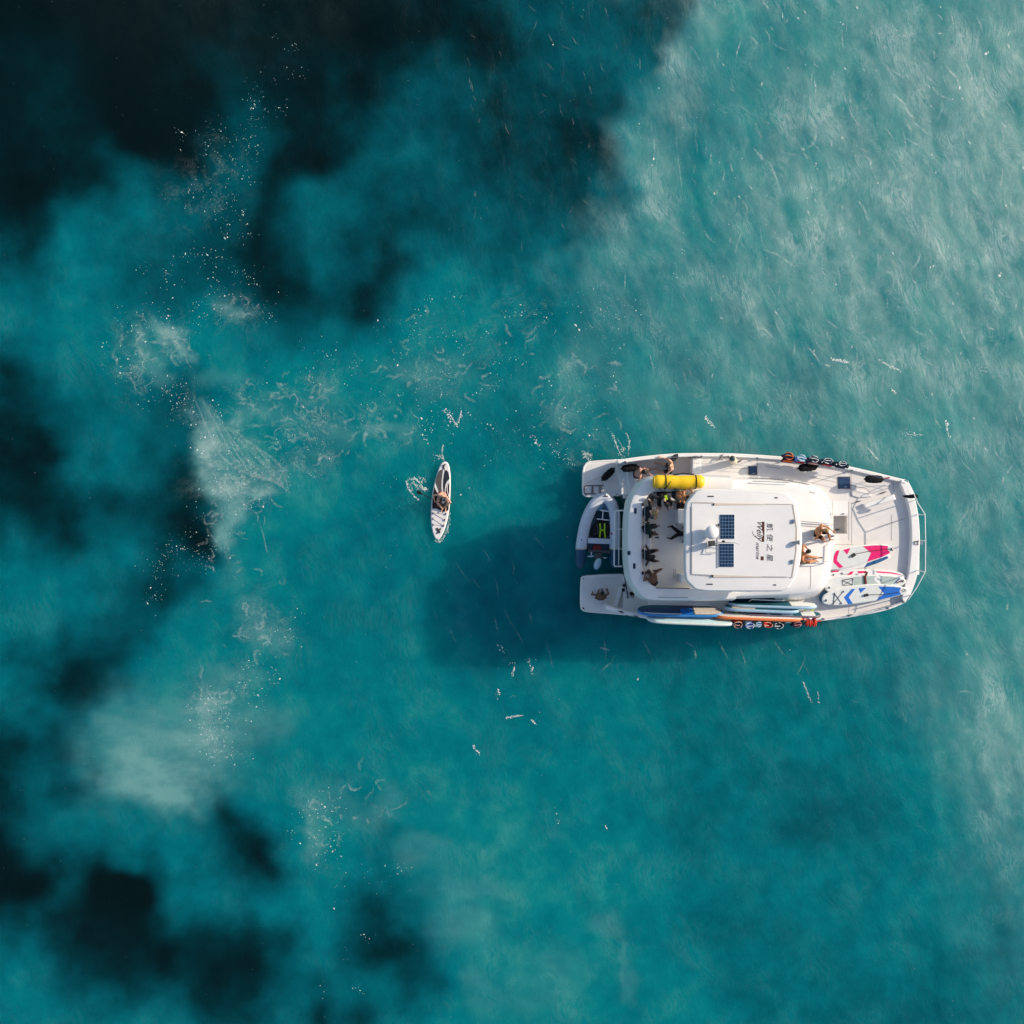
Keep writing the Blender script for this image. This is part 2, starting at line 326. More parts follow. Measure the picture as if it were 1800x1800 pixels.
# surface scum: soft pale patches
SCUM = [(290,1312,128,92,.60),(250,1360,85,50,.35),(310,1390,55,30,.25),(215,1290,45,45,.2),(375,1270,50,60,.28),(440,1285,55,28,.14),(480,1270,60,25,.12),
 (345,725,12,25,.3),(362,775,22,42,.5),(385,825,34,42,.6),(420,860,50,26,.55),(468,868,30,14,.5),(392,905,26,28,.7),(398,938,24,18,.5),(470,815,50,18,.2),(430,790,36,24,.2),(405,760,22,26,.2),
 (310,600,26,18,.6),(335,622,18,12,.5),(285,580,20,18,.45),(240,605,22,28,.35),(280,660,25,20,.22),(405,545,28,16,.4),(250,640,30,20,.2),(380,660,30,15,.15),
 (440,720,40,20,.2),(415,740,14,18,.3),(500,725,40,18,.18),(560,750,35,20,.25),(590,775,25,25,.2),(560,815,30,20,.15),(650,755,28,14,.25),(690,745,30,14,.2),(560,690,40,20,.12),
 (470,1115,40,35,.25),(440,1085,30,30,.15),(390,1185,30,20,.2),(370,1220,25,20,.25),(440,1190,40,15,.2),(380,1250,20,30,.25),(460,1060,30,30,.15),(410,1000,20,40,.15),
 (680,1390,30,35,.16),(650,1430,40,25,.14),(740,1490,50,30,.16),(850,1560,60,20,.16),(780,1550,40,30,.1),(830,1640,70,40,.1),(1075,1620,28,22,.18),(1085,1680,10,40,.13),(1100,1725,25,30,.13),(980,1700,60,40,.1),(840,1740,30,40,.13),(930,1760,50,40,.1),(800,1620,60,50,.1),
 (555,1440,25,30,.22),(545,1480,20,25,.22),(600,1430,40,30,.12),(560,1400,40,30,.1),
 (770,645,50,35,.2),(760,690,40,25,.16),(700,650,40,25,.1),(1020,640,45,25,.15),(1010,690,30,30,.12),(990,720,20,15,.16),(1140,680,60,40,.12),
 (1665,180,18,10,.5),(1690,205,14,12,.4),(1695,240,20,20,.25),(1690,300,20,25,.35),(1630,192,20,5,.3),(1575,50,14,10,.25),(1700,410,14,10,.25)]
LACE = [(380,800,45,75,1),(440,840,60,50,1),(480,800,60,40,.8),(400,720,50,40,.8),(300,600,60,35,.9),(240,630,50,60,.6),(410,550,40,25,.7),(500,720,70,35,.8),(570,770,60,50,.8),(550,690,60,30,.6),(680,750,60,25,.6),(760,650,80,60,.55),(460,1100,50,60,.6),(390,1230,60,60,.6),(380,1320,30,50,.5),(350,350,60,60,.3),(400,280,40,50,.35),(560,1450,50,60,.5),(1000,680,70,70,.35),(900,560,90,60,.25),(660,1400,50,40,.35),(1020,800,50,40,.4)]
lace = np.zeros_like(GX)
for (x, y, a, b, s_) in LACE:
    lace += s_*np.exp(-((inn[0]-x)/a)**2-((inn[1]-y)/b)**2)
lace = np.clip(lace, 0, 1)
scum = np.zeros_like(GX)
sx_ = inn[0]+fbm(pxX, pxY, 60, 41)*18; sy_ = inn[1]+fbm(pxX, pxY, 60, 43)*18
for (x, y, a, b, s) in SCUM:
    scum += s*np.exp(-(((sx_-x)/a)**2+((sy_-y)/b)**2)**1.7)
scum = np.clip(scum*(1+.28*fbm(pxX*.35, pxY, 26, 47, 5, .7)), 0, 1)
# wind ripples
wr = np.random.default_rng(5); hgt = np.zeros_like(GX)
for i in range(70):
    lam = 10**wr.uniform(-.28, .75); th = math.atan2(kd_[1], kd_[0])+wr.normal(0, .38)
    k = 2*math.pi/lam; amp = .0019*lam**.80
    ph = (GX*math.cos(th)+GY*math.sin(th))*k+wr.uniform(0, 6.28)+fbm(GX, GY, 5+lam*3, 100+i, 2)*1.5
    hgt += amp*np.sin(ph)
fade = np.clip(1.6-np.maximum(abs(GX), abs(GY))/HALF*.6, 0, 1)
breeze = .55+.55*np.clip((inn[0]-900)/800+(900-inn[1])/2200, -.6, 1)+fbm(GX, GY, 9, 71, 3)*.25
hgt = hgt*fade*np.clip(breeze, .15, 1.5)
NN = len(coords); vco = np.stack([GX, GY, hgt], -1).reshape(-1, 3)
ii = np.arange(NN*NN).reshape(NN, NN)
quads = np.stack([ii[:-1, :-1], ii[1:, :-1], ii[1:, 1:], ii[:-1, 1:]], -1).reshape(-1, 4)
wm = bpy.data.meshes.new('water')
wm.vertices.add(len(vco)); wm.vertices.foreach_set('co', vco.ravel())
wm.loops.add(quads.size); wm.loops.foreach_set('vertex_index', quads.ravel())
wm.polygons.add(len(quads)); wm.polygons.foreach_set('loop_start', np.arange(0, quads.size, 4)); wm.update()
wm.polygons.foreach_set('use_smooth', np.ones(len(quads), bool))
for nm, ar in (('murk', murk), ('sun_haze', sun_haze), ('scum', scum), ('lace', lace)):
    at = wm.attributes.new(nm, 'FLOAT', 'POINT'); at.data.foreach_set('value', ar.ravel().astype(np.float32))
water = link('water', wm); tag(water, 'turquoise sea with dark patches, drifting pale sediment and painted sun haze', kind='structure')
def height_at(x, y):
    i = int(np.clip((x+HALF)/(2*HALF)*(NW-1), 0, NW-1))+len(ext); j = int(np.clip((y+HALF)/(2*HALF)*(NW-1), 0, NW-1))+len(ext)
    return float(hgt[i:i+2, j:j+2].max())

def water_material():
    m = bpy.data.materials.new('sea_water'); m.use_nodes = True; t = m.node_tree; L = t.links.new; b = t.nodes['Principled BSDF']
    N = lambda k: t.nodes.new('ShaderNode'+k)
    at = lambda n: (lambda q: (setattr(q, 'attribute_name', n), q)[1])(N('Attribute'))
    mu, mi, sc, la = at('murk'), at('sun_haze'), at('scum'), at('lace'); tc = N('TexCoord')
    def math_(op, a, bb=None, cc=None):
        q = N('Math'); q.operation = op
        for i, v in enumerate((a, bb, cc)):
            if v is None: continue
            if isinstance(v, (int, float)): q.inputs[i].default_value = v
            else: L(v, q.inputs[i])
        return q.outputs[0]
    def noise(scale, det=5, rough=.6, vec=None, dist=0):
        q = N('TexNoise'); q.inputs['Scale'].default_value = scale; q.inputs['Detail'].default_value = det; q.inputs['Roughness'].default_value = rough; q.inputs['Distortion'].default_value = dist
        L(vec or tc.outputs['Object'], q.inputs['Vector']); return q.outputs['Fac']
    bend = N('TexNoise'); bend.inputs['Scale'].default_value = .16; bend.inputs['Detail'].default_value = 4; L(tc.outputs['Object'], bend.inputs['Vector'])
    bs = N('VectorMath'); bs.operation = 'MULTIPLY_ADD'; L(bend.outputs['Color'], bs.inputs[0]); bs.inputs[1].default_value = (3.6, 3.6, 0); L(tc.outputs['Object'], bs.inputs[2])
    mp = N('Mapping'); mp.inputs['Rotation'].default_value = (0, 0, R(-17)); L(bs.outputs[0], mp.inputs['Vector'])   # x across, y along crests
    mp2 = N('Mapping'); mp2.inputs['Scale'].default_value = (1, .42, 1); L(mp.outputs[0], mp2.inputs['Vector'])
    soft = noise(1.1, 6, .62); fine = noise(9, 4, .7)
    streak = noise(2.8, 8, .72, mp2.outputs[0], .8)
    edge = math_('MULTIPLY', mu.outputs['Fac'], math_('SUBTRACT', 1.15, mu.outputs['Fac']))
    f = math_('ADD', mu.outputs['Fac'], math_('MULTIPLY', math_('MULTIPLY', math_('SUBTRACT', soft, .5), edge), 1.1))
    f = math_('ADD', f, math_('MULTIPLY', math_('SUBTRACT', fine, .5), .05))
    cr = N('ValToRGB'); L(f, cr.inputs[0]); e = cr.color_ramp; e.interpolation = 'B_SPLINE'
    stops = [(0, (.0010, .0058, .0066)), (.09, (.0004, .0130, .0172)), (.22, (.0001, .040, .053)), (.42, (.0001, .080, .104)), (.60, (.0001, .126, .154)), (.75, (.0001, .168, .190)), (.86, (.003, .196, .202)), (1, (.035, .25, .235))]
    e.elements[0].position = 0; e.elements[0].color = (*stops[0][1], 1); e.elements[1].position = 1; e.elements[1].color = (*stops[-1][1], 1)
    for p, c in stops[1:-1]: q = e.elements.new(p); q.color = (*c, 1)
    def mix(a, bcol, fac):
        q = N('Mix'); q.data_type = 'RGBA'; q.clamp_factor = True
        L(a, q.inputs['A']) if not isinstance(a, tuple) else None
        q.inputs['B'].default_value = (*bcol, 1); L(fac, q.inputs['Factor']); return q.outputs['Result']
    smr = N('MapRange'); L(streak, smr.inputs[0]); smr.inputs[1].default_value = .30; smr.inputs[2].default_value = .72; smr.inputs[3].default_value = .55; smr.inputs[4].default_value = 1.35
    mk = math_('MULTIPLY', mi.outputs['Fac'], smr.outputs[0])
    c1 = mix(cr.outputs[0], (.225, .38, .355), math_('MULTIPLY', mk, .76))  # painted sun haze, streaked along the crests
    # scum broken into fine grains
    grain = noise(26, 3, .75); gr2 = noise(5, 6, .7, None, .6)
    g = math_('MULTIPLY', math_('ADD', grain, math_('MULTIPLY', gr2, .8)), 1.0)
    mr = N('MapRange'); mr.interpolation_type = 'SMOOTHSTEP'; L(g, mr.inputs[0]); L(math_('SUBTRACT', 1.18, math_('MULTIPLY', sc.outputs['Fac'], .75)), mr.inputs[1]); L(math_('SUBTRACT', 1.50, math_('MULTIPLY', sc.outputs['Fac'], .75)), mr.inputs[2])
    c1b = mix(c1, (.125, .31, .305), math_('MULTIPLY', sc.outputs['Fac'], math_('ADD', .88, math_('MULTIPLY', gr2, .3))))
    c2 = mix(c1b, (.46, .54, .50), math_('MULTIPLY', mr.outputs[0], math_('MULTIPLY', math_('MULTIPLY', sc.outputs['Fac'], la.outputs['Fac']), .34)))
    cl_ = N('MapRange'); cl_.interpolation_type = 'SMOOTHSTEP'; L(noise(.75, 5, .62, None, 1.0), cl_.inputs[0]); cl_.inputs[1].default_value = .47; cl_.inputs[2].default_value = .66
    l1 = noise(1.7, 6, .6, None, 2.2); l2 = noise(3.6, 5, .6, None, 1.4)
    def thin(q, k): return math_('MAXIMUM', math_('SUBTRACT', 1, math_('MULTIPLY', math_('ABSOLUTE', math_('SUBTRACT', q, .5)), k)), 0)
    net = math_('MULTIPLY', math_('MAXIMUM', thin(l1, 22), math_('MULTIPLY', thin(l2, 16), .8)), math_('MULTIPLY', fine, 1.5))
    c2 = mix(c2, (.36, .48, .45), math_('MULTIPLY', math_('MULTIPLY', net, math_('MULTIPLY', la.outputs['Fac'], cl_.outputs[0])), .8))
    # sun glint on ripples, painted as thin pale wisps along the crests
    mp3 = N('Mapping'); mp3.inputs['Scale'].default_value = (1, .22, 1); L(mp.outputs[0], mp3.inputs['Vector'])
    w1 = noise(4.2, 5, .6, mp3.outputs[0], 1.5); w2 = noise(.55, 3, .5, None, .3)
    ridge = math_('POWER', math_('SUBTRACT', 1, math_('MULTIPLY', math_('ABSOLUTE', math_('SUBTRACT', w1, .5)), 9.0)), 1.6)
    ridge = math_('MAXIMUM', ridge, 0)
    brk = N('MapRange'); L(w2, brk.inputs[0]); brk.inputs[1].default_value = .46; brk.inputs[2].default_value = .66
    c2 = mix(c2, (.42, .54, .52), math_('MULTIPLY', math_('MULTIPLY', ridge, brk.outputs[0]), math_('ADD', math_('MULTIPLY', mi.outputs['Fac'], .72), math_('MULTIPLY', math_('POWER', mu.outputs['Fac'], 3), .10))))
    L(c2, b.inputs['Base Color'])
    b.inputs['IOR'].default_value = 1.33
    b.inputs['Roughness'].default_value = .33; b.inputs['Specular IOR Level'].default_value = .10
    b.inputs['Subsurface Weight'].default_value = .9
    b.inputs['Subsurface Radius'].default_value = (.3, 1, 1); b.inputs['Subsurface Scale'].default_value = 3.4
    b.subsurface_method = 'BURLEY'
    # ripples finer than the mesh
    hA = noise(3.0, 7, .70, mp2.outputs[0], .8)
    hB = noise(9, 5, .72, None, .6)
    hh = math_('ADD', math_('MULTIPLY', hA, .7), math_('MULTIPLY', hB, .35))
    bp = N('Bump'); bp.inputs['Strength'].default_value = .62; bp.inputs['Distance'].default_value = .09; L(hh, bp.inputs['Height']); L(bp.outputs[0], b.inputs['Normal'])
    return m
wm.materials.append(water_material())

# ------------------------------------------------------------------ catamaran
boat = thing('catamaran', 'white motor catamaran with a lettered hardtop, crowded with people and paddle boards', 'boat', P(1320, 950, 0))
ZD = 1.75
def part(mb, name, m, parent=None, label=None, kind=None, smooth=21):
    return tag(mb.obj(name, m, parent or boat, smooth), label, None, None, kind)
def clip_ring(pts, z): return W(pts, z)

# hulls
def hull(pts):
    r = [Vector(p) for p in W(pts, ZD)]
    mb = MB(); ins = [(.55, -.45), (.34, .0), (.16, .5), (.05, 1.1), (.0, 1.55), (.015, ZD-.08)]
    mb.loft([[(q.x, q.y, z) for q in inset(r, d)] for d, z in ins]); return mb
def hull2(pts, top):
    r = [Vector(p) for p in W(pts, ZD)]; mb = MB()
    mb.loft([[(q.x, q.y, z) for q in inset(r, d)] for d, z in [(.55, -.45), (.34, .0), (.16, .45), (.05, top-.2), (.01, top)]]); return mb
part(hull([(1233,797),(1280,797),(1340,800.5),(1400,805),(1440,811.5),(1490,819.5),(1540,831),(1586,843.5),(1600,850),(1606,862),(1596,876),(1560,882),(1500,884),(1400,884),(1233,882)]), 'hull', GEL)
part(hull2([(1096,868),(1098,809),(1105,806.5),(1130,802.5),(1170,798.5),(1200,797),(1233,797),(1233,882)], .84), 'hull', GEL)
part(hull([(1142,1024),(1250,1018),(1400,1016),(1500,1018),(1560,1022),(1590,1032),(1599,1044),(1593,1057.5),(1560,1072),(1500,1083.5),(1447,1090.5),(1380,1094.5),(1280,1096.5),(1240,1096),(1200,1094.5),(1142,1087.5)]), 'hull', GEL)
part(hull2([(1098,1024),(1142,1022),(1142,1087.5),(1110,1083),(1100,1080)], .76), 'hull', GEL)
mb = MB(); mb.prism(W([(1102,876),(1590,876),(1608,900),(1611,950),(1606,1005),(1590,1026),(1102,1026)], 1.0), .85, 1.05); part(mb, 'bridge_deck', GEL)
# transom platforms
def platform(pts, name='swim_platform'):
    r = chaikin(W(pts, .5), 2, .2)
    mb = MB(); mb.loft([[(q.x, q.y, z) for q in inset(r, d)] for d, z in [(.12, .1), (.0, .2), (0, .46), (.025, .5), (.06, .5), (.075, .475), (.5, .475)]])
    o = part(mb, name, GEL)
    p = MB(); p.prism(inset(r, .12), .476, .484); part(p, 'non_skid_panel', NONSKID, o); return o
plat = platform([(1024,811.5),(1060,808.5),(1104,806.5),(1104,872),(1050,873.5),(1030,874.5),(1023,868)])
platform([(1024,1012),(1060,1009.5),(1108,1008),(1114,1083),(1068,1079),(1026,1076),(1019.5,1069),(1020.5,1018)])
# aft steps
def slab(pts, z0, z1, name, m, bev=.02, parent=None, sm=0):
    r = [Vector(p) for p in W(pts, z1)]
    if sm: r = chaikin(r, sm, .2)
    mb = MB(); mb.prism(r, z0, z1, bev); return part(mb, name, m, parent)
slab([(1083,815),(1102,810),(1102,876),(1096,876)], .48, .68, 'step', GEL)
slab([(1100,808),(1119,805),(1121,880),(1108,880)], .4, .90, 'step', GEL)
slab([(1118,804.5),(1233,799),(1233,884),(1118,884)], .8, 1.10, 'side_deck', NONSKID, .01)
slab([(1089,1031),(1096,1031),(1083,1074),(1075,1071)], .48, .66, 'step', GEL)
slab([(1100,1050),(1122,1052),(1114,1081),(1092,1075)], .4, .86, 'step', GEL)
slab([(1094,1012),(1122,1012),(1124,1049),(1104,1049)], .4, .72, 'step', GEL)
slab([(1117,1040),(1142,1040),(1142,1086),(1115,1082)], .8, 1.20, 'side_deck', NONSKID, .01)
slab([(1100,878),(1236,878),(1236,1040),(1100,1040)], .95, 1.08, 'cockpit_floor', NONSKID, .01)
slab([(1217,805),(1233,804),(1233,838),(1217,838)], 1.0, 1.76, 'deck_riser', GEL, .04)
# main deck with an open locker
D = [(1232,797.5),(1280,797.5),(1340,800.5),(1400,805.5),(1440,812),(1490,820),(1560,836.8),(1586,844),(1597,849.5),(1607,875),(1613,905),(1616,950),(1612,1010),(1598,1049),(1592,1057),(1560,1071.5),(1500,1083),(1447,1090.3),(1380,1094.3),(1280,1096.3),(1200,1094.5),(1150,1088.5),(1140,1086.5),(1140,1040),(1232,1040)]
LK = [(1465,907),(1465,938),(1489.5,938),(1489.5,907)]
deckp = W(D, ZD); lk = W(LK, ZD)
up_ = D[:14]; dn_ = [D[-1]]+D[-2:12:-1]
xs = sorted(set([p[0] for p in D]+[1465, 1489.5])); yi = lambda ch, x: float(np.interp(x, [p[0] for p in ch], [p[1] for p in ch]))
lo_ = sorted([p for p in D if p[1] > 960])
hi_ = sorted([p for p in D if p[1] <= 960])
mb = MB()
for x0, x1 in zip(xs[:-1], xs[1:]):
    t0_, t1_ = yi(hi_, x0), yi(hi_, x1); l0_, l1_ = yi(lo_, x0), yi(lo_, x1)
    if x1 <= 1232: t0_ = t1_ = 1040
    if x0 >= 1597:
        f0 = lambda x: 0
    cols = [(t0_, t1_, 907, 907), (938, 938, l0_, l1_)] if (x0 >= 1465 and x1 <= 1489.5) else [(t0_, t1_, l0_, l1_)]
    for c in cols:
        q = [P(x0, c[0], ZD), P(x0, c[2], ZD), P(x1, c[3], ZD), P(x1, c[1], ZD)]
        mb.add(q, [(0, 1, 2, 3)])
n2 = len(deckp); mb.loft([[(q.x, q.y, ZD-.08) for q in inset(deckp, -.004)], [(q.x, q.y, ZD) for q in deckp]], (False, False))
part(mb, 'deck', NONSKID)
mb = MB(); lx = [lk[0], lk[1], lk[2], lk[3]]
lx = inset(lx, -.002) if True else lx
mb.add([(q.x, q.y, z) for z in (1.22, ZD-.002) for q in lx], [(0, 1, 5, 4), (1, 2, 6, 5), (2, 3, 7, 6), (3, 0, 4, 7), (0, 3, 2, 1)])
part(mb, 'deck_locker', NONSKID, smooth=0)
mb = MB(); mb.box(P(1472, 931, 1.26), (.16, .05, .04)); part(mb, 'locker_latch', BLACK)
slab([(1464,881),(1490,881),(1490,905),(1464,905)], ZD, ZD+.012, 'locker_lid', GEL, .004)
mb = MB(); mb.box(P(1482.5, 903, ZD+.03), (.07, .05, .04)); part(mb, 'lid_latch', STEEL)
# gunwales
def strip(outer, wid, z0, z1, name, m=GEL, bev=.03):
    """raised rail that follows an open line; widths in metres, to its right-hand side when negative"""
    pts = chaikin([P(*p, ZD) for p in outer], 2, .25, False); n = len(pts); a = []; b = []
    for i in range(n):
        t = (pts[min(i+1, n-1)]-pts[max(i-1, 0)]).normalized(); nn = Vector((-t.y, t.x, 0)); u = i/(n-1)
        wd = wid[0]*(1-u)+wid[1]*u
        a.append(pts[i].xy); b.append((pts[i]+nn*wd).xy)
    mb = MB(); mb.band(a, b, z0, z1, bev); return part(mb, name, m)
PORT = [(1086,808),(1098,806.5),(1130,802),(1170,798),(1200,796.5),(1280,796.5),(1340,800),(1400,804.5),(1440,811),(1490,819),(1560,836),(1588,843)]
STBD = [(1064,1070),(1080,1075.5),(1110,1083),(1150,1089.5),(1200,1095),(1280,1097.3),(1380,1095.3),(1447,1091.3),(1500,1084),(1560,1072.5),(1592,1058)]
strip(PORT, (-.17, -.15), .6, 1.88, 'gunwale')
strip(STBD, (.17, .12), .6, 1.86, 'gunwale')
# bow beam raised across the front
bo = chaikin(W([(1586,843.5),(1599,849),(1608.5,875),(1615,905),(1618,950),(1614,1010),(1600,1049),(1589,1057.5)], 1.98), 2, .22, False)
bi = chaikin(W([(1583,852),(1586,857),(1595,880),(1601,905),(1603,950),(1598,1008),(1590,1030),(1586,1050)], 1.98), 2, .22, False)
mb = MB(); mb.band(bo, bi, ZD-.02, 1.98, .03); part(mb, 'bow_beam', GEL)
# foredeck pads, seats and seams
slab([(1518,886),(1571,869),(1575,878),(1522,893)], ZD, ZD+.17, 'foredeck_seat', GEL, .03)
slab([(1502,859),(1528,866),(1533,873),(1510,875),(1498,871),(1497,861)], ZD, ZD+.06, 'foredeck_step', NONSKID, .02)
def seam(pts, z, wd=.018, m=SEAM, name='seam'):
    mb = MB()
    for a, b in zip(pts[:-1], pts[1:]):
        a, b = P(*a, z), P(*b, z); d = (b-a); n = Vector((-d.y, d.x, 0)).normalized()*wd/2
        mb.add([a-n, b-n, b+n, a+n], [(0, 1, 2, 3)])
    return part(mb, name, m, smooth=0)
zs = ZD+.004
for pts in ([(1496,827),(1496,873)], [(1452,839),(1496,827)], [(1424,838),(1470,848)], [(1497,853),(1523,859),(1531,868)], [(1492,881),(1492,950)], [(1468,957),(1500,957)], [(1331,800),(1331,820)], [(1285,823),(1316,824)],
            [(1344,819),(1372,824)], [(1492,1066),(1492,1079)], [(1566,1053),(1566,1066)], [(1497,884),(1497,955)], [(1571,843),(1571,864)]):
    seam(pts, zs)
for pts in ([(1538,928),(1592,911)], [(1567,905),(1567,950)]): seam(pts, ZD+.005, .02)
# flush hatches
for (x, y, s) in ((1323.5, 827, 15.5), (1484, 848.5, 21.5)):
    h = slab([(x-s/2, y-s/2), (x+s/2, y-s/2), (x+s/2, y+s/2), (x-s/2, y+s/2)], ZD, ZD+.03, 'deck_hatch', DKMET, .008)
    q = s/2-1.6; slab([(x-q, y-q), (x+q, y-q), (x+q, y+q), (x-q, y+q)], ZD+.03, ZD+.036, 'hatch_glass', HATCHB, 0, h)
    mb = MB(); mb.box(P(x+q*.2, y+q*.8, ZD+.05), (.12, .03, .03)); part(mb, 'hatch_handle', STEEL, h)
# saloon
BB = [(1152,843),(1240,838),(1330,838),(1400,845),(1440,855),(1458,876),(1462,905),(1464,935),(1464,960),(1460,1000),(1452,1034),(1432,1052),(1400,1057),(1300,1059),(1152,1059)]
TT = [(1152,845),(1240,842),(1330,842),(1400,848),(1433,857),(1449,878),(1459,905),(1465.5,935),(1466,960),(1462,1000),(1452,1029),(1432,1041),(1400,1045),(1300,1049),(1152,1051)]
b0 = chaikin(W(BB, ZD), 2, .25); t0 = chaikin(W(TT, 3.0), 2, .25)
mid = [b.lerp(t, .78) for b, t in zip(b0, t0)]
mb = MB(); mb.loft([[(q.x, q.y, z) for q in r] for r, z in ((b0, 1.05), (b0, ZD-.02), (mid, 2.72), (inset([m.lerp(t, .6) for m, t in zip(mid, t0)], .05), 2.90), (inset(t0, .14), 2.985), (inset(t0, .32), 3.02))])
saloon = part(mb, 'saloon', GEL, smooth=24)
def band(u0, u1, z0, z1, name):                   # dark glass that follows the saloon wall
    n = len(b0); k0, k1 = int(u0*n), int(u1*n); fr = lambda z: (z-ZD)/(2.72-ZD)
    rows = []
    for z in (z0, z1):
        rows.append([(*(inset([b.lerp(m, fr(z)) for b, m in zip(b0, mid)], -.012)[i % n]), z) for i in range(k0, k1+1)])
    mb = MB(); c = len(rows[0]); mb.add(rows[0]+rows[1], [(i, i+1, c+i+1, c+i) for i in range(c-1)]); part(mb, name, GLASSD, saloon)
band(.10, .22, 2.05, 2.55, 'side_window'); band(.80, .90, 2.05, 2.55, 'side_window'); band(.38, .48, 2.1, 2.58, 'front_window'); band(.50, .60, 2.1, 2.58, 'front_window')
# sunpad rails and seams on the saloon roof
def rail(pts, r, name, m=STEEL, parent=None, n=6):
    mb = MB(); mb.tube([P(*p) for p in pts], r, n); return part(mb, name, m, parent)
for pts in ([(1404,917,3.05),(1406,916,3.22),(1462,921,3.22),(1464,922,3.05)], [(1406,919.5,3.04),(1463,923.5,3.04)], [(1407,993,3.05),(1410,991,3.2),(1449,990,3.2),(1455,988,3.05)], [(1462,954,3.05),(1462.5,956,3.16),(1461,984,3.16),(1460,986,3.05)],
            [(1322,846.5,3.0),(1325,846,3.1),(1384,848.5,3.1),(1387,849,3.0)], [(1317,1057,2.6),(1321,1054,2.75),(1375,1056,2.75),(1380,1055,2.6)], [(1155,1050,3.0),(1157,1050,3.9),(1209,1050.5,3.9),(1211,1050.5,3.0)]):
    rail(pts, .018, 'grab_rail')
seam([(1425,995),(1425,1036)], 3.027); seam([(1424,864),(1440,868),(1452,880),(1460,905)], 3.027, .03); seam([(1262,842),(1266,857)], 3.026, .03)
# flybridge
FO = [(1288,840),(1240,838),(1152,838),(1128,848),(1104,886),(1103,1012),(1126,1048),(1142,1056),(1270,1054),(1294,1053)]
FI = [(1288,862),(1205,864),(1154,864),(1143,867),(1129,886),(1128,1008),(1146,1029),(1156,1033),(1215,1034),(1294,1034)]
fo = chaikin(W(FO, 3.85), 2, .22, False); fi = chaikin(W(FI, 3.85), 2, .22, False)
def resample(p, n):
    d = [0]
    for u, v in zip(p[:-1], p[1:]): d.append(d[-1]+(v-u).length)
    out = []; k = 0
    for i in range(n):
        t = d[-1]*i/(n-1)
        while k < len(p)-2 and d[k+1] < t: k += 1
        out.append(p[k].lerp(p[k+1], (t-d[k])/max(d[k+1]-d[k], 1e-9)))
    return out
mb = MB(); mb.band(resample(fo, 70), resample(fi, 70), 2.95, 3.85, .06, .13)
coaming = part(mb, 'flybridge_coaming', GEL, smooth=24)
slab([(1332,861),(1205,861),(1150,861),(1124,884),(1123,1010),(1146,1033),(1215,1037),(1332,1037)], 2.9, 3.12, 'flybridge_floor', FLYFLOOR, .01)
slab([(1127,886),(1141,872),(1144,884),(1145,1006),(1143,1022),(1127,1006)], 3.12, 3.50, 'aft_bench', GEL, .04)
slab([(1146,867),(1190,866),(1190,881),(1146,880)], 3.12, 3.48, 'side_bench', GEL, .04)
slab([(1192,895),(1230,895),(1230,920),(1192,920)], 3.12, 3.95, 'wet_bar', GEL, .03)
slab([(1201,924),(1226,924),(1226,956),(1201,956)], 3.12, 3.5, 'helm_bench', GEL, .04)
slab([(1193,876),(1220,876),(1220,893),(1193,893)], 3.12, 3.6, 'helm_seat', DKCLOTH, .06)
slab([(1197,1010),(1204,1010),(1204,1025),(1197,1025)], 3.12, 3.95, 'stair_post', GEL, .02)
seam([(1190,872),(1190,925)], 3.125, .04); seam([(1187,1000),(1187,1016)], 3.125, .02); seam([(1184,1000),(1184,1016)], 3.125, .02)
mb = MB(); mb.box(P(1155, 945, 3.13), (.16, .05, .02)); part(mb, 'floor_drain', BLACK)
for y in (887, 927, 968, 1007):
    mb = MB(); mb.box(P(1130, y, 3.87), (.09, .12, .03)); part(mb, 'rail_foot', BLACK)
rail([(1133.5,889,3.88),(1133.5,890,4.0),(1133.5,1004,4.0),(1133.5,1006,3.88)], .014, 'aft_rail')
rail([(1146,862,3.87),(1150,862,3.95),(1196,862,3.95),(1200,862,3.87)], .014, 'side_rail')
rail([(1153,1033.5,3.87),(1156,1033.5,3.95),(1212,1034.5,3.95)], .02, 'side_rail', DKMET)
for (x, y, a, b) in ((1117, 898, 4.5, 9.5), (1115, 995, 4.5, 9.5), (1105.5, 972, 5.5, 7)):
    slab([(x-a/2, y-b/2), (x+a/2, y-b/2), (x+a/2, y+b/2), (x-a/2, y+b/2)], 3.84, 3.868, 'vent_plate', GLASSD, .005)
# hardtop and its posts
RT = [(1203,886),(1226,858.5),(1330,860),(1380,864),(1398,877),(1407,905),(1411.5,945),(1409,985),(1401,1015),(1388,1034),(1374,1040.5),(1225,1040),(1203,1018)]
rt = chaikin(W(RT, 5.25), 2, .12)
mb = MB(); mb.loft([[(q.x, q.y, z) for q in inset(rt, d)] for d, z in [(.25, 4.98), (.05, 5.0), (0, 5.06), (0, 5.12), (.02, 5.20), (.06, 5.24), (.11, 5.25)]])
roof = part(mb, 'hardtop', ROOF, smooth=24)
for (x, y) in ((1225, 884), (1225, 1014), (1372, 884), (1372, 1016)):
    mb = MB(); q = P(x, y, 5.0); mb.tube([(q.x, q.y, 3.0), (q.x, q.y, 5.0)], .05, 10); part(mb, 'hardtop_post', STEEL)
slab([(1216,885),(1392,887.5),(1398,930),(1398,965),(1391,1015),(1252,1011),(1216,1009)], 5.25, 5.275, 'sunroof_panel', ROOF, .01, roof)
z = 5.279
for pts, wd in (([(1393,887),(1399.5,930),(1399,968),(1391.5,1016)], .055), ([(1216,883.5),(1253,884)], .03), ([(1216,890),(1216,1009)], .035), ([(1216,1009.5),(1252,1012.5)], .03), ([(1345,886.3),(1392,886.8)], .03), ([(1330,1013.8),(1383,1014.3)], .03)):
    tag(seam(pts, z, wd, SEAM, 'panel_gap'), None); bpy.data.objects[-1] if False else None
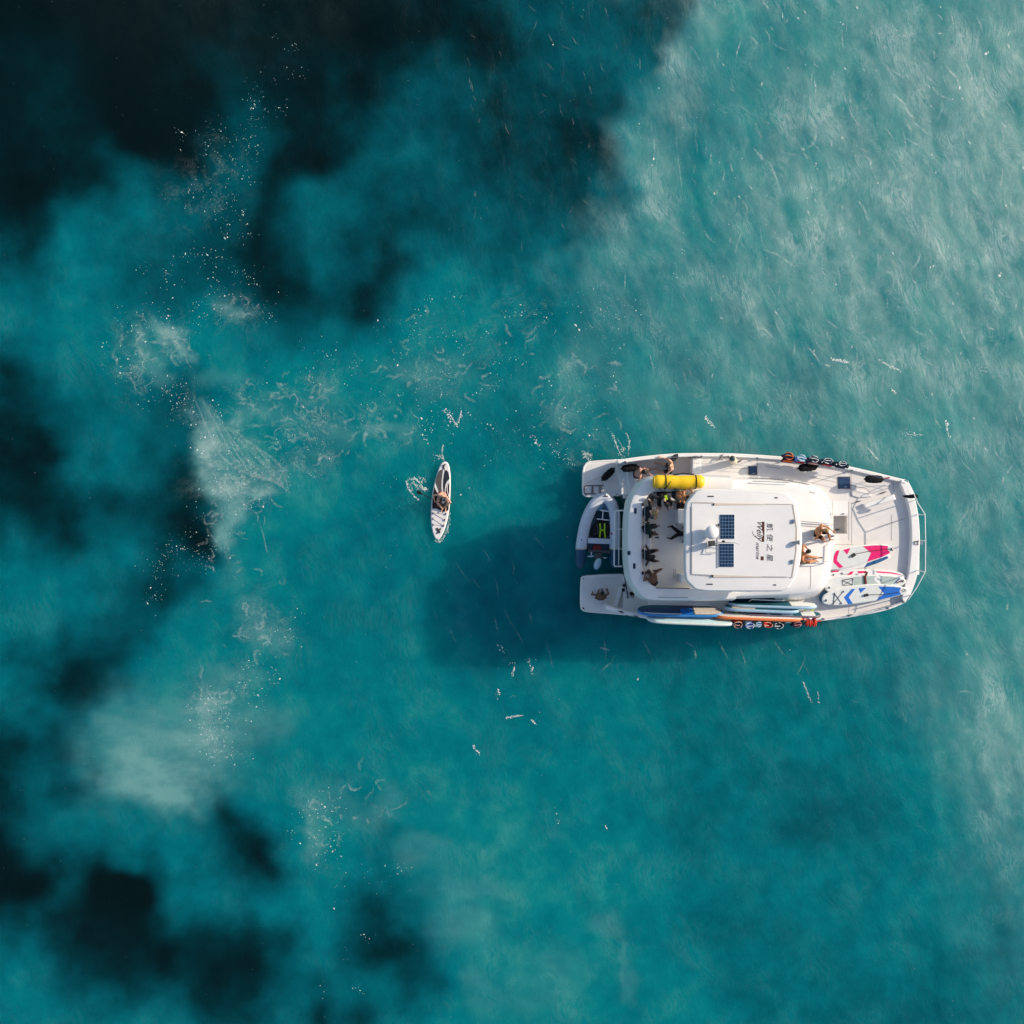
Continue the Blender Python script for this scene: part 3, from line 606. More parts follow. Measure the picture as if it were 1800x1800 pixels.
for pts in ([(1255,884.5),(1255,888.5),(1345,887.3),(1345,886)], [(1253,1010.3),(1253,1015),(1340,1014.5),(1340,1013.4)]):
    slab(pts, 5.27, 5.284, 'slide_track', BEIGE, 0, roof)
for (x, y) in ((1254.5, 886.5), (1252.5, 1012.7)):
    mb = MB(); mb.box(P(x, y, 5.29), (.055, .09, .03)); part(mb, 'track_stop', BLACK, roof)
for (x, y, l) in ((1249.5, 872.5, 11), (1364.5, 875, 5.5), (1247.5, 1027, 11), (1362, 1028.3, 5)):
    slab([(x-l/2, y-1.1), (x+l/2, y-1.1), (x+l/2, y+1.1), (x-l/2, y+1.1)], 5.25, 5.262, 'vent_slot', DKMET, .003, roof)
for (x, y) in ((1395, 916.5), (1393, 987.5)):
    mb = MB(); mb.box(P(x, y, 5.31), (.08, .15, .05)); part(mb, 'hinge', mat('hinge_blue_grey', (.12, .17, .25), .5), roof)
def solar(x0, y0, x1, y1, nx, ny):
    g = slab([(x0, y0), (x1, y0), (x1, y1), (x0, y1)], 5.276, 5.30, 'solar_panel', SILVER, .004)
    a, b = P(x0, y0, 5.3), P(x1, y1, 5.3); w_, h_ = (b.x-a.x), (a.y-b.y)
    ix = [(.0, .175), (.185, .385), (.395, .595), (.605, .81), (.82, 1)]
    for i in range(nx):
        for j in range(ny):
            u0, u1 = ix[i]; v0, v1 = j/ny+.008, (j+1)/ny-.008
            mb = MB(); A = Vector((a.x+w_*u0+.004, a.y-h_*v1, 0)); B = Vector((a.x+w_*u1-.004, a.y-h_*v0, 0))
            mb.prism([A.xy, Vector((B.x, A.y)), B.xy, Vector((A.x, B.y))], 5.3, 5.304)
            part(mb, 'solar_cell', CELL, g)
solar(1266, 904.5, 1291, 947, 5, 7); solar(1264.5, 955.5, 1290, 996.5, 5, 7)
# satellite dome, mast, aerials
q = P(1253, 936, 5.75); mb = MB()
mb.tube([(q.x, q.y, 5.28), (q.x, q.y, 5.40)], .16, 18); mb.ell((q.x, q.y, 5.56), (.27, .27, .2), seg=24, rings=12)
dome = part(mb, 'satellite_dome', GEL, smooth=60)
q = P(1250, 955, 5.4); mb = MB(); mb.box(q+Vector((0, 0, .1)), (.24, .2, .22), .1); mb.box(q+Vector((-.02, -.02, .26)), (.16, .06, .14)); mast = part(mb, 'mast_bracket', DKMET)
rail([(1241,957,5.3),(1241,972,5.36),(1258,972,5.36)], .02, 'bracket_frame', STEEL); rail([(1262,925,5.3),(1262,998,5.3)], .014, 'cable', STEEL)
rail([(1256,955,5.5),(1270,953,5.55),(1291,954,5.6),(1300,957,5.62)], [.02, .018, .012, .006], 'aerial', STEEL); rail([(1256,959,5.45),(1264,958.5,5.45)], .015, 'aerial', DKMET)
mb = MB(); mb.cone(P(1271, 952, 5.52), P(1272.5, 952, 5.56), .05, .05); part(mb, 'mast_light', BLACK)
mb = MB(); q = P(1400.5, 953.5, 5.4); mb.tube([q-Vector((.14, 0, .1)), q, q+Vector((.1, 0, .02))], [.04, .06, .10], 14); mb.tube([q-Vector((0, 0, .2)), q], .03, 8); part(mb, 'horn', mat('horn_grey', (.4, .39, .37), .4))
mb = MB(); mb.box(P(1263, 923, 5.3), (.05, .1, .05)); part(mb, 'roof_cleat', BLACK)
# lettering
def text(body, px, py, z, size, m, ang, shear=0.0, sx=1.0, name='lettering', parent=None, extrude=.002, off=0.0):
    c = bpy.data.curves.new('lettering', 'FONT'); c.body = body; c.size = size; c.shear = shear; c.extrude = extrude; c.offset = off; c.align_x = 'CENTER'; c.align_y = 'CENTER'
    o = bpy.data.objects.new('tmp', c); C.objects.link(o); bpy.context.view_layer.update()
    me = bpy.data.meshes.new_from_object(o.evaluated_get(bpy.context.evaluated_depsgraph_get())); bpy.data.objects.remove(o)
    Mx = Matrix.Translation(P(px, py, z) if py is not None else px) @ Matrix.Rotation(ang, 4, 'Z') @ Matrix.Diagonal((sx, 1, 1, 1))
    me.transform(Mx); me.materials.clear(); me.materials.append(m)
    return link(name, me, parent or boat)
for ch, y in (('凱', 926), ('使', 944.5), ('之', 962.5), ('星', 980)):
    text(ch, 1352.5, y, 5.279, .27, INK, -math.pi/2, .12, 1.12, off=-.001)
text('Welly', 1335.5, 931.5, 5.2785, .34, INK, -math.pi/2, .45, .95)
text('marine', 1332, 967.5, 5.2785, .21, INK, -math.pi/2, .4, 1.12)
slab([(1339.5,917),(1344,917),(1343.5,952.5),(1338.5,952.5),(1339,946),(1342,941),(1340.5,936),(1339.5,930)], 5.27, 5.278, 'logo_block', BROWN, 0)
slab([(1337,978),(1342.5,978),(1342.5,985),(1337,985)], 5.27, 5.278, 'logo_block', BROWN, 0)
rail([(1323.5,934,5.279),(1323.2,937,5.279),(1325,941,5.279),(1329,944.5,5.279)], .006, 'logo_flourish', INK, None, 4)
# bow pulpit, stanchions, guard wires
PUL = [(1590,842,2.1),(1596,846,2.62),(1604,862,2.8),(1613,884,2.8),(1626,904,2.8),(1627,950,2.8),(1626.5,1005,2.8),(1612,1032,2.8),(1597,1054,2.7),(1592,1059,2.1)]
rail([tuple(p) for p in PUL], .018, 'bow_pulpit', WHITE, None, 8)
for a, b in (((1614,904,2.0),(1626,905,2.8)), ((1617,950,2.0),(1627,951,2.8)), ((1613,1003,2.0),(1626,1005,2.8)), ((1606,880,2.0),(1611,880,2.8)), ((1601,1046,2.0),(1603,1044,2.8))): rail([a, b], .022, 'pulpit_post', WHITE)
def wire(pts, zt, name='guard_wire'):
    rail([(x, y, zt) for x, y in pts], .008, name, STEEL)
pr = [(1180,803.5),(1233,802.5),(1280,803),(1331,805.5),(1380,809),(1440,817),(1497,827),(1545,839),(1590,849)]
for zt in (2.12, 2.45): wire(pr, zt)
for p in pr[1:]:
    rail([(p[0], p[1], 1.86), (p[0], p[1], 2.47)], .014, 'stanchion'); mb = MB(); mb.box(P(p[0], p[1], 1.885), (.09, .07, .03)); part(mb, 'stanchion_foot', DKMET)
sr = [(1142,1087),(1200,1091.5),(1280,1093.7),(1380,1092),(1447,1088),(1492,1082),(1560,1069),(1588,1058)]
for zt in (2.12, 2.42): wire(sr, zt)
for p in sr:
    rail([(p[0], p[1], 1.84), (p[0], p[1], 2.44)], .014, 'stanchion'); mb = MB(); mb.box(P(p[0], p[1], 1.87), (.09, .07, .03)); part(mb, 'stanchion_foot', DKMET)
def cleat(x, y, z, a=0):
    q = P(x, y, z); mb = MB(); d = Vector((math.cos(a), math.sin(a), 0))
    mb.tube([q-d*.14+Vector((0, 0, .06)), q-d*.05+Vector((0, 0, .065)), q+d*.05+Vector((0, 0, .065)), q+d*.14+Vector((0, 0, .06))], [.012, .022, .022, .012], 6); mb.box(q+Vector((0, 0, .03)), (.1, .05, .06), a); part(mb, 'cleat', DKMET)
for x, y, a in ((1222, 802.5, .05), (1212, 803.5, .1), (1267, 803, .9), (1274, 803, 0), (1370, 807.5, -.15), (1096, 812.5, .1), (1092, 1075.8, -.3), (1118, 1083.5, -.3), (1300, 811, 0.6), (1552, 866, .4), (1507, 882, .3), (1535, 1002, 0), (1494, 1081, .2)):
    cleat(x, y, 1.86 if y < 806 or y > 1072 else ZD+.01, a)
mb = MB(); mb.tube([P(1099, 812.5, 1.87), P(1099, 812.5, 1.93)], .05, 10); part(mb, 'filler_cap', DKMET)
mb = MB(); mb.tube([P(1092, 1075.8, 1.87), P(1092, 1075.8, 1.93)], .05, 10); part(mb, 'filler_cap', DKMET)
# anchor gear
mb = MB(); q = P(1611, 954.5, 2.0)
for a in range(4): 
    d = Vector((math.cos(a*math.pi/2), math.sin(a*math.pi/2), 0)); t = Vector((-d.y, d.x, 0)); mb.tube([q+d*.07-t*.07, q+d*.07+t*.07], .012, 6)
part(mb, 'anchor_roller', DKMET); mb = MB(); mb.box(P(1619, 955, 1.9), (.16, .09, .08)); mb.tube([P(1615,955,1.92),P(1629,955,1.95)], .012, 6); part(mb, 'anchor_bracket', STEEL)
# stern davit rail over the tender, ladder on the platform
rail([(1096,897.5,1.6),(1083,897.5,1.7),(1081,899,1.7),(1080,955,1.7),(1079.5,993,1.7),(1081,995.5,1.7),(1093,995.5,1.6)], .032, 'stern_rail', WHITE, None, 8)
rail([(1088,899,1.65),(1087.5,993,1.65)], .02, 'stern_rail', WHITE)
for (x, y) in ((1080.5, 930), (1080, 965)): rail([(x, y, 1.7), (1094, y, 1.5)], .016, 'stern_rail', WHITE)
lad = rail([(1061,853.3,.53),(1031,853.8,.53),(1027,855,.53),(1027,866,.53),(1030,868,.53),(1048,868,.53)], .02, 'swim_ladder', DKMET)
for x in (1041, 1042.8, 1054, 1056.5): rail([(x, 854, .53), (x-.5, 867, .53)], .016, 'rung', DKMET, lad)
rail([(1030,849,.52),(1062,836,.55)], .01, 'rope', mat('pale_rope', (.5, .42, .3), .9))
for a, b in (((1098,1012,1.2),(1104,1052,1.2)),): rail([a, b], .03, 'stern_post', DKMET)
slab([(1206,1054),(1218,1054),(1218,1056.5),(1206,1056.5)][::1], 2.0, 2.5, 'side_vent', GLASSD, 0)

# ------------------------------------------------------------------ tender
td = thing('inflatable_tender', 'grey inflatable dinghy with blue tube ends, moored behind the stern between the two swim platforms', 'dinghy', P(1053, 935, 0))
CL = chaikin([P(x, y, .42) for x, y in [(1021.5,965),(1023,950),(1027.5,925),(1034,905),(1043,888),(1053,877.5),(1061,874.5),(1069,877.5),(1077,889),(1081,908),(1081.5,930),(1081,965)]], 2, .25, False)
mb = MB(); mb.tube(CL, .245, 16); part(mb, 'tube', HYP, td, smooth=60)
for pts in ([(1021.5,964.5),(1020.5,978),(1019.8,990),(1019.6,997),(1019.5,1000)], [(1081,964.5),(1080.5,978),(1080,990),(1079.8,996),(1079.7,999)]):
    mb = MB(); mb.tube([P(x, y, .42) for x, y in pts], [.246, .244, .22, .15, .03], 16); part(mb, 'tube_end', TBLUE, td, smooth=60)
    q = P(pts[0][0], pts[0][1], .42); mb = MB(); mb.tube([q+Vector((0, .03, 0)), q-Vector((0, .03, 0))], .249, 16); part(mb, 'tube_band', mat('cream_tape', (.5, .47, .33), .6), td)
mb = MB(); mb.prism([Vector(p) for p in W([(1031,966),(1036,930),(1046,900),(1056,888),(1066,888),(1073,905),(1074,930),(1073,966)], .3)], .1, .3); part(mb, 'floor', mat('tender_floor', (.05, .10, .16), .6), td)
mb = MB(); mb.prism([Vector(p) for p in W([(1050,898),(1056,884),(1061,880),(1067,884),(1072,898)], .5)], .3, .5, .03); part(mb, 'bow_locker', mat('tender_locker', (.10, .24, .38), .4), td)
mb = MB(); mb.prism(W([(1033.5,945.5),(1075,947.5),(1075,956.5),(1033.5,955)], .62), .52, .62, .02); part(mb, 'thwart', HYP, td)
mb = MB(); mb.prism(W([(1034,966),(1073,968),(1073,973),(1034,971)], .62), .1, .62, .02); part(mb, 'transom', DKMET, td)
for a, b in (((1055,897),(1071,899.5)), ((1049,912),(1070,914.5)), ((1060,898),(1059,913))):
    mb = MB(); mb.tube([P(*a, .56), P(*b, .56)], .022, 6); part(mb, 'seat_bar', WHITE, td)
mb = MB(); mb.prism(W([(1051,899),(1070,900),(1070.5,912),(1048.5,911)], .5), .3, .5, .04); part(mb, 'seat_cushion', DKBLUEC, td)
mb = MB(); mb.box(P(1064.5, 872.5, .66), (.2, .05, .02)); mb.box(P(1064, 870, .65), (.03, .16, .02)); part(mb, 'bow_handle', DKMET, td)
mb = MB(); q = P(1062, 891, .52); mb.tube([q+Vector((0, .12, 0)), q-Vector((0, .06, 0))], .02, 6); mb.tube([q+Vector((-.11, -.07, 0)), q+Vector((0, -.05, 0)), q+Vector((.11, -.07, 0))], .022, 6); part(mb, 'small_anchor', DKMET, td)
mb = MB(); mb.tube([P(1022.5, 949, .64), P(1022.5, 949, .66)], .035, 10); part(mb, 'valve', BLACK, td)
mo = MB(); q = P(1050.5, 991, .85); Mz = Matrix.Rotation(R(-22), 3, 'Z'); mo.ell(q, (.15, .26, .16), Mz, 16, 10); mo = part(mo, 'outboard_motor', mat('motor_cowl', (.35, .50, .62), .3), td, smooth=60)
mb = MB(); mb.cone(q-Vector((0, -.02, .12)), q-Vector((0, 0, .95)), .07, .05); mb.box(P(1051, 979, .6), (.3, .34, .16)); part(mb, 'motor_leg', DKMET, mo)
for pts in ([(1033,978),(1039,978.5),(1044,977)], [(1060,980),(1064,981),(1066,980)], [(1040,970),(1039,978)]):
    mb = MB(); mb.tube([P(x, y, .66) for x, y in pts], .022, 6); part(mb, 'motor_handle', HYP, mo)
rail([(1074,877,.6),(1086,868,1.0),(1093,876,1.4),(1095,884,1.5)], .012, 'painter_rope', mat('dark_rope', (.06, .06, .06), .9), td)
t = thing('fuel_tank', 'red fuel tank on the dinghy floor behind its white cross seat', 'fuel tank', P(1049, 963, .3))
mb = MB(); mb.prism(chaikin(W([(1041,958),(1058,958),(1056,972),(1050,975.5),(1044,972)], .55), 1), .3, .52, .04); part(mb, 'tank_body', RED, t); mb = MB(); mb.tube([P(1049, 962, .52), P(1049, 962, .57)], .04, 10); part(mb, 'cap', BLACK, t)
t = thing('gear_bag', 'large black gear bag filling the middle of the dinghy', 'bag', P(1057, 930, .3))
mb = MB(); mb.prism(chaikin(W([(1048,915),(1073,916),(1075,944),(1038,943),(1040,932)], .55), 2), .3, .52, .08, -.02); part(mb, 'bag_body', DKCLOTH, t)
mb = MB(); mb.tube([P(1043, 940, .54), P(1052, 936, .6), P(1049, 920, .56)], .02, 6); part(mb, 'bag_strap', DKMET, t)
mb = MB(); mb.ell(P(1075.5, 938, .58), (.05, .06, .05)); tag(mb.obj('small_float', mat('float_red', (.45, .01, .04), .4)), 'small red float tucked beside the black gear bag', 'float')
t = thing('safety_harness', 'lime yellow harness straps lying on the black gear bag in the dinghy', 'harness', P(1058, 931, .56))
for pts in ([(1054.5,920),(1055.5,932),(1054,945)], [(1063,920),(1062.5,932),(1064,946)], [(1055,933),(1058.5,931.5),(1062.5,933)]):
    mb = MB(); mb.tube([P(x, y, .545) for x, y in pts], .034, 8, False, .3); part(mb, 'strap', LIME, t)

# ------------------------------------------------------------------ rolled mat
t = thing('rolled_mat', 'bright yellow rolled-up floating mat strapped along the flybridge edge', 'mat', P(1193, 847, 3.85))
a, b = P(1149.5, 847, 4.12), P(1237, 847.5, 4.12); mb = MB(); n = 18; path = []; rr = []
for k in range(n+1):
    u = k/n; path.append(a.lerp(b, u)+Vector((0, .012*math.sin(u*9), 0))); rr.append(.265+.008*math.sin(u*23)-.05*max(0, 1-u*26)-.07*max(0, (u-.95)*20))
mb.tube(path, rr, 24)
for k in range(5):                                   # the open spiral end
    r_ = .05+.043*k; mb.tube([a+Vector((-.012, r_*math.cos(q), r_*math.sin(q))) for q in np.linspace(0, 6.1, 20)], .012, 5)
part(mb, 'roll', YEL, t, smooth=60)
for x in (1169, 1222):
    q = P(x, 847.3, 4.12); mb = MB(); mb.tube([q+Vector((.012*math.sin(k), .272*math.cos(k), .272*math.sin(k))) for k in np.linspace(0, 2*math.pi, 28)[:-1]], .022, 6, True); part(mb, 'strap', DKCLOTH, t)
mb = MB()
q0 = P(1169, 858.5, 4.1); q1 = P(1185, 836, 4.12)
mb.tube([P(1169, 859.5, 4.0), P(1172, 857, 4.3), P(1178, 848, 4.40), P(1183, 839, 4.30), P(1186, 835.5, 4.1)], .013, 6); part(mb, 'lashing_line', DKCLOTH, t)
mb = MB(); mb.tube([P(1152.5, 850, 4.3), P(1155, 855, 4.30), P(1160, 860, 4.05), P(1163, 862, 3.95), P(1169, 862, 3.95), P(1168, 859, 4.05)], .013, 6); part(mb, 'lashing_line', DKCLOTH, t)
rail([(1183,835,4.0),(1200,832.5,3.9),(1220,834,3.9)], .03, 'lashing_line', DKCLOTH, t)

# ------------------------------------------------------------------ paddle boards
def flat_board(name, label, outl, ztop, th, decals=(), edge=WHITE, face=None, group=None, extras=()):
    """outline and printed shapes are measured in photograph pixels on the board's top face"""
    r = chaikin(W(outl, ztop), 2, .22); c = sum(r, Vector((0, 0)))/len(r)
    t = thing(name, label, 'paddle board', (c.x, c.y, ztop-th), group)
    mb = MB(); mb.loft([[(q.x, q.y, z) for q in inset(r, d)] for d, z in [(.05, ztop-th), (.012, ztop-th*.82), (0, ztop-th*.5), (.01, ztop-th*.18), (.035, ztop-.008)]], (True, False))
    part(mb, 'rail_edge', edge, t, smooth=60)
    mb = MB(); mb.prism(inset(r, .036), ztop-th*.6, ztop, .004); part(mb, 'deck_pad', face or WHITE, t)
    for pts, m, nm in decals:
        mb = MB(); mb.prism([Vector(p) for p in W(pts, ztop)], ztop-.01, ztop+.004); part(mb, nm, m, t)
    for pts, rad, m, nm in extras:
        mb = MB(); mb.tube([P(x, y, ztop+.012) for x, y in pts], rad, 6); part(mb, nm, m, t)
    return t
BW = mat('board_white', (.78, .78, .77), .45, .5, .05, 3); BG = mat('board_pale_grey', (.66, .685, .67), .7, .3, .06, 5)
PINK = mat('board_pink', (.76, .005, .15), .5, .4, .06, 4); BLUE = mat('board_blue', (.008, .14, .56), .5, .4, .08, 4); DBLUE = mat('board_dark_blue', (.012, .10, .26), .5, .4, .1, 4)
SAGE = mat('board_sage_pad', (.42, .50, .47), .85, .2, .06, 5); MAROON = mat('maroon_strap', (.12, .02, .012), .8)
BG_ = 'paddle boards lying on the foredeck'
flat_board('paddle_board', 'white paddle board with a blue stripe, mostly hidden under the pink one on the foredeck',
    [(1446,992),(1452,984),(1500,972),(1545,971),(1562,974),(1567,978),(1562,984),(1545,990),(1518,998.5),(1490,1003.5),(1462,1004),(1450,1000)], 1.90, .10,
    [([(1524,990),(1559,977.5),(1562,981),(1545,989),(1519,998)], DBLUE, 'stripe')], BW, BW, BG_)
flat_board('paddle_board', 'white paddle board with bright pink chevrons and pink tail, on top nearest the bow lockers',
    [(1447,986),(1450,977),(1463,970),(1490,962),(1520,957.5),(1548,956.2),(1562,958),(1570.5,962),(1571,967),(1565,973.5),(1550,981),(1520,991),(1490,998.5),(1470,1002),(1456,1002),(1449,996)], 2.03, .12,
    [([(1476,967),(1470,968.5),(1465.5,978),(1465,988),(1475,998.5),(1482.5,997),(1471,985),(1472,979)], PINK, 'chevron'), ([(1482,966.5),(1495,963.3),(1489,975)], PINK, 'triangle'),
     ([(1517,960.3),(1540,958.5),(1561,959.5),(1560,966),(1565,972),(1548,980),(1524,987.5),(1531,972)], PINK, 'tail_panel')], BW, BG, BG_,
    [([(1497,978),(1503,974)], .07, BLACK, 'handle'), ([(1503,974),(1525,969.5),(1560,965)], .012, BLACK, 'leash_line'), ([(1560,965.3),(1567,965),(1569,962.5)], .018, BLACK, 'leash_plug'), ([(1567,965),(1569.5,968)], .018, BLACK, 'leash_plug')])
flat_board('paddle_board', 'white paddle board with pink side dashes, lying under the board marked with an S',
    [(1446,1016),(1450,1008),(1464,1004),(1500,1000.5),(1535,1000.5),(1565,1003),(1585,1007),(1593,1013),(1592,1020),(1560,1030),(1500,1034),(1460,1032),(1448,1024)], 1.90, .12,
    [([(1463,1003.6),(1475,1002.6),(1474,1005),(1462,1006)], PINK, 'dash'), ([(1495,1005),(1501,1004.3),(1497,1010),(1489,1011)], PINK, 'dash'), ([(1507,1004),(1523,1003.6),(1522,1007),(1509,1008)], PINK, 'dash'), ([(1540,1004),(1568,1006),(1585,1010),(1582,1010.5),(1565,1008),(1542,1006.5)], PINK, 'dash')], BW, BW, BG_,
    [([(1464.5,1010.5),(1466,1010.5)], .035, BLACK, 'ring'), ([(1479.5,1008),(1481,1008)], .035, BLACK, 'ring'), ([(1481,1010),(1496,1008)], .008, DKMET, 'bungee')])
sb = flat_board('paddle_board', 'white board with sage grey deck pad marked with a white letter S',
    [(1449,1030),(1450.5,1022),(1459,1016),(1470,1013.5),(1500,1011.5),(1540,1010.5),(1570,1012),(1588,1016),(1593.5,1020.5),(1591,1027),(1575,1035),(1530,1042),(1490,1045.5),(1463,1044.5),(1452,1039)], 2.03, .12,
    [([(1502,1014),(1540,1012.2),(1568,1013.3),(1581,1015.5),(1570,1026),(1560,1030),(1530,1036),(1501,1040)], SAGE, 'traction_pad'), ([(1581,1015.5),(1583,1017),(1573,1026),(1570,1026)], DBLUE, 'stripe'), ([(1575,1024),(1586,1019),(1584,1022),(1576,1026)], mat('board_dark_red', (.16, .04, .02), .6), 'stripe')], BW, BG, BG_,
    [([(1481,1020),(1500,1016.5)], .018, DKMET, 'bungee'), ([(1481,1020),(1482,1029),(1499,1028),(1500,1017)], .009, DKMET, 'bungee'), ([(1482,1029),(1500,1018)], .008, DKMET, 'bungee'), ([(1482,1021),(1499,1028)], .008, DKMET, 'bungee'),
     ([(1586.5,1021.5),(1588,1021.5)], .045, BLACK, 'fin_plug'), ([(1457,1033),(1458.5,1033)], .04, BLACK, 'valve')])
text('S', 1543.5, 1021, 2.036, .62, WHITE, -math.pi*.98, 0, 1.1, 'letter', sb, .001, .02).matrix_parent_inverse = sb.matrix_world.inverted()
mb = MB(); mb.tube([P(1520, 1005.5, 2.06), P(1524, 1007, 2.07), P(1522.5, 1010, 2.07), P(1520.5, 1014, 2.06), P(1522, 1027, 2.07)], [.05, .055, .05, .05, .05], 8, False, .35); part(mb, 'carry_strap', MAROON, sb)
flat_board('paddle_board', 'dark blue edged board lying underneath the blue chevron board, only its tail showing',
    [(1440,1053),(1442,1045),(1452,1038.5),(1475,1034.5),(1510,1032),(1560,1034),(1580,1038),(1560,1050),(1500,1059),(1460,1064),(1445,1061)], 1.92, .12, [], DBLUE, mat('board_teal_edge', (.02, .16, .27), .5), BG_)
flat_board('paddle_board', 'white paddle board with blue chevron and blue tail panel, topmost at the starboard bow',
    [(1445,1056),(1446.5,1048),(1456,1041),(1475,1034.5),(1500,1029.5),(1522,1027),(1548,1026.3),(1575,1029),(1592,1032.5),(1598.5,1037),(1595,1043),(1580,1047.5),(1550,1055),(1510,1061),(1475,1065),(1455,1064),(1447,1061)], 2.14, .12,
    [([(1497,1035.5),(1503.5,1035),(1492,1050),(1499,1061),(1491,1062),(1483.5,1050)], BLUE, 'chevron'), ([(1509,1034),(1523,1033),(1512.5,1042.5)], BLUE, 'triangle'),
     ([(1544,1031),(1570,1031.5),(1584,1033),(1581,1039),(1584,1045),(1565,1050),(1540,1055.5),(1554,1043)], BLUE, 'tail_panel')], BW, BG, BG_,
    [([(1519,1047),(1526,1045.5)], .06, BLACK, 'handle'), ([(1526,1045.7),(1554,1045),(1580,1041)], .012, BLACK, 'leash_line'), ([(1467,1043),(1465.5,1061)], .012, BLACK, 'bungee'), ([(1467,1043),(1479,1060)], .009, DKMET, 'bungee'), ([(1482,1040),(1466,1060)], .009, DKMET, 'bungee'),
     ([(1466.8,1043.5),(1467.5,1043.5)], .04, BLACK, 'ring'), ([(1482,1040),(1483,1040)], .04, BLACK, 'ring'), ([(1464,1061.5),(1465,1061.5)], .04, BLACK, 'ring'), ([(1478.5,1060.5),(1479.5,1060.5)], .04, BLACK, 'ring'), ([(1451.5,1055.5),(1453,1055.5)], .05, BLACK, 'valve'), ([(1584,1038),(1591,1036),(1592,1038.5),(1586,1040.5)], .012, BLACK, 'leash_loop')])
# boards standing on edge in the starboard rack
def edge_board(label, x0, y0, x1, y1, zc, wid, th, lean, deck, railm, decals=(), fins=None, nose=.35, bend=0.0):
    """local frame: X along the board, Y across it, Z out of its deck; lean = tilt of the deck from horizontal"""
    a, b = P(x0, y0, zc), P(x1, y1, zc); L = (b-a).length; ang = math.atan2(b.y-a.y, b.x-a.x)
    M = Matrix.Translation((a+b)/2) @ Matrix.Rotation(ang, 4, 'Z') @ Matrix.Rotation(-lean, 4, 'X')
    # lean > 0 lifts the outboard (-Y) edge; deck faces inboard
    M = Matrix.Translation((a+b)/2) @ Matrix.Rotation(ang, 4, 'Z') @ Matrix.Rotation(-lean, 4, 'X')
    t = thing('paddle_board', label, 'paddle board', group='paddle boards racked on edge along the starboard rail', M=M)
    def w_(u): return wid/2*min(1, (max(1e-3, 1-abs(2*u-1)**(2/nose)))**.55)
    us = np.concatenate([[0], .5-.5*np.cos(np.linspace(.15, math.pi-.15, 26)), [1]])
    top = [Vector(((u-.5)*L, w_(u))) for u in us]; bot = [Vector(((u-.5)*L, -w_(u))) for u in us[::-1]]
    r = top+bot[1:-1]; r = [Vector((q.x, q.y+bend*((2*q.x/L)**2))) for q in r]
    if area2(r) < 0: r = r[::-1]
    def local(mb, nm, m, sm=60):
        me = mb.mesh(nm, m, sm); o = bpy.data.objects.new(nm, me); C.objects.link(o); o.parent = t; return o
    mb = MB(); mb.loft([[(q.x, q.y, z) for q in inset(r, d)] for d, z in [(.04, -th/2), (.01, -th*.3), (0, 0), (.01, th*.3), (.03, th/2-.006)]], (True, False)); local(mb, 'rail_edge', railm)
    mb = MB(); mb.prism(inset(r, .031), 0, th/2, .004); local(mb, 'deck_pad', deck)
    for u0, u1, v0, v1, m, nm in decals:
        mb = MB(); mb.prism([Vector(((u-.5)*L, v*w_(u)*.93)) for u in np.linspace(u0, u1, 7) for v in (v0,)]+[Vector(((u-.5)*L, v1*w_(u)*.93)) for u in np.linspace(u1, u0, 7)], th/2-.01, th/2+.004); local(mb, nm, m)
    for (u, m) in (fins or ()):
        mb = MB(); s_ = -1; mb.add([((u-.5)*L, -.01, s_*th/2), ((u-.5)*L+.2, -.01, s_*th/2), ((u-.5)*L+.02, -.008, s_*(th/2+.2)), ((u-.5)*L, .01, s_*th/2), ((u-.5)*L+.2, .01, s_*th/2), ((u-.5)*L+.02, .008, s_*(th/2+.2))], [(0, 1, 2), (5, 4, 3), (0, 3, 4, 1), (1, 4, 5, 2), (2, 5, 3, 0)]); local(mb, 'fin', m)
    return t
FINL = mat('lime_fin', (.42, .58, .06), .5); AQUA = mat('board_aqua', (.50, .70, .72), .4); SKYB = mat('board_sky_blue', (.30, .46, .60), .45); NAVY = mat('board_navy', (.01, .05, .14), .5)
ORNG = mat('board_orange', (.78, .20, .06), .45); CREAM = mat('board_cream_print', (.64, .56, .49), .7, .3, .35, 22); DKTEAL = mat('board_dark_teal', (.01, .09, .13), .5)
BRBL = mat('board_bright_blue', (.02, .20, .52), .4)
edge_board('blue-edged paddle board with navy deck and cream tail pad, rearmost in the starboard rack', 1120, 1073, 1271, 1076, 2.22, .78, .13, R(64), NAVY, BRBL,
    [(.66, .97, -.9, .75, CREAM, 'tail_pad'), (.05, .42, .35, .9, DKTEAL, 'print'), (.07, .5, -.97, -.82, WHITE, 'print'), (.5, .64, -.95, .3, BLUE, 'print')], None, .3)
edge_board('pale aqua paddle board hung outside the blue one, cream nose resting against the orange board', 1136, 1086.5, 1294, 1093, 2.30, .72, .13, R(66), AQUA, mat('board_cream_white', (.72, .76, .70), .4),
    [(.68, .95, .2, .95, CREAM, 'tail_pad')], None, .3)
edge_board('orange paddle board standing on edge in the starboard rack', 1254, 1081, 1412, 1087, 2.30, .66, .15, R(74), mat('board_white_deck', (.7, .66, .6), .6), ORNG, [(.2, .85, .5, .95, DKMET, 'print')], [(.1, FINL)], .3)
edge_board('dark teal paddle board with red and pale bands, wedged between orange and light blue boards', 1300, 1076.5, 1443, 1081, 2.18, .62, .12, R(70), DKTEAL, mat('board_plum', (.13, .09, .13), .5),
    [(.0, .12, -.9, .9, DKTEAL, 'print'), (.12, .32, -.9, .9, mat('board_crimson', (.34, .015, .04), .5), 'print'), (.26, .36, -.9, .9, SKYB, 'print'), (.5, .64, -.9, .9, SKYB, 'print'), (.75, .92, -.9, .9, BW, 'print')], None, .3)
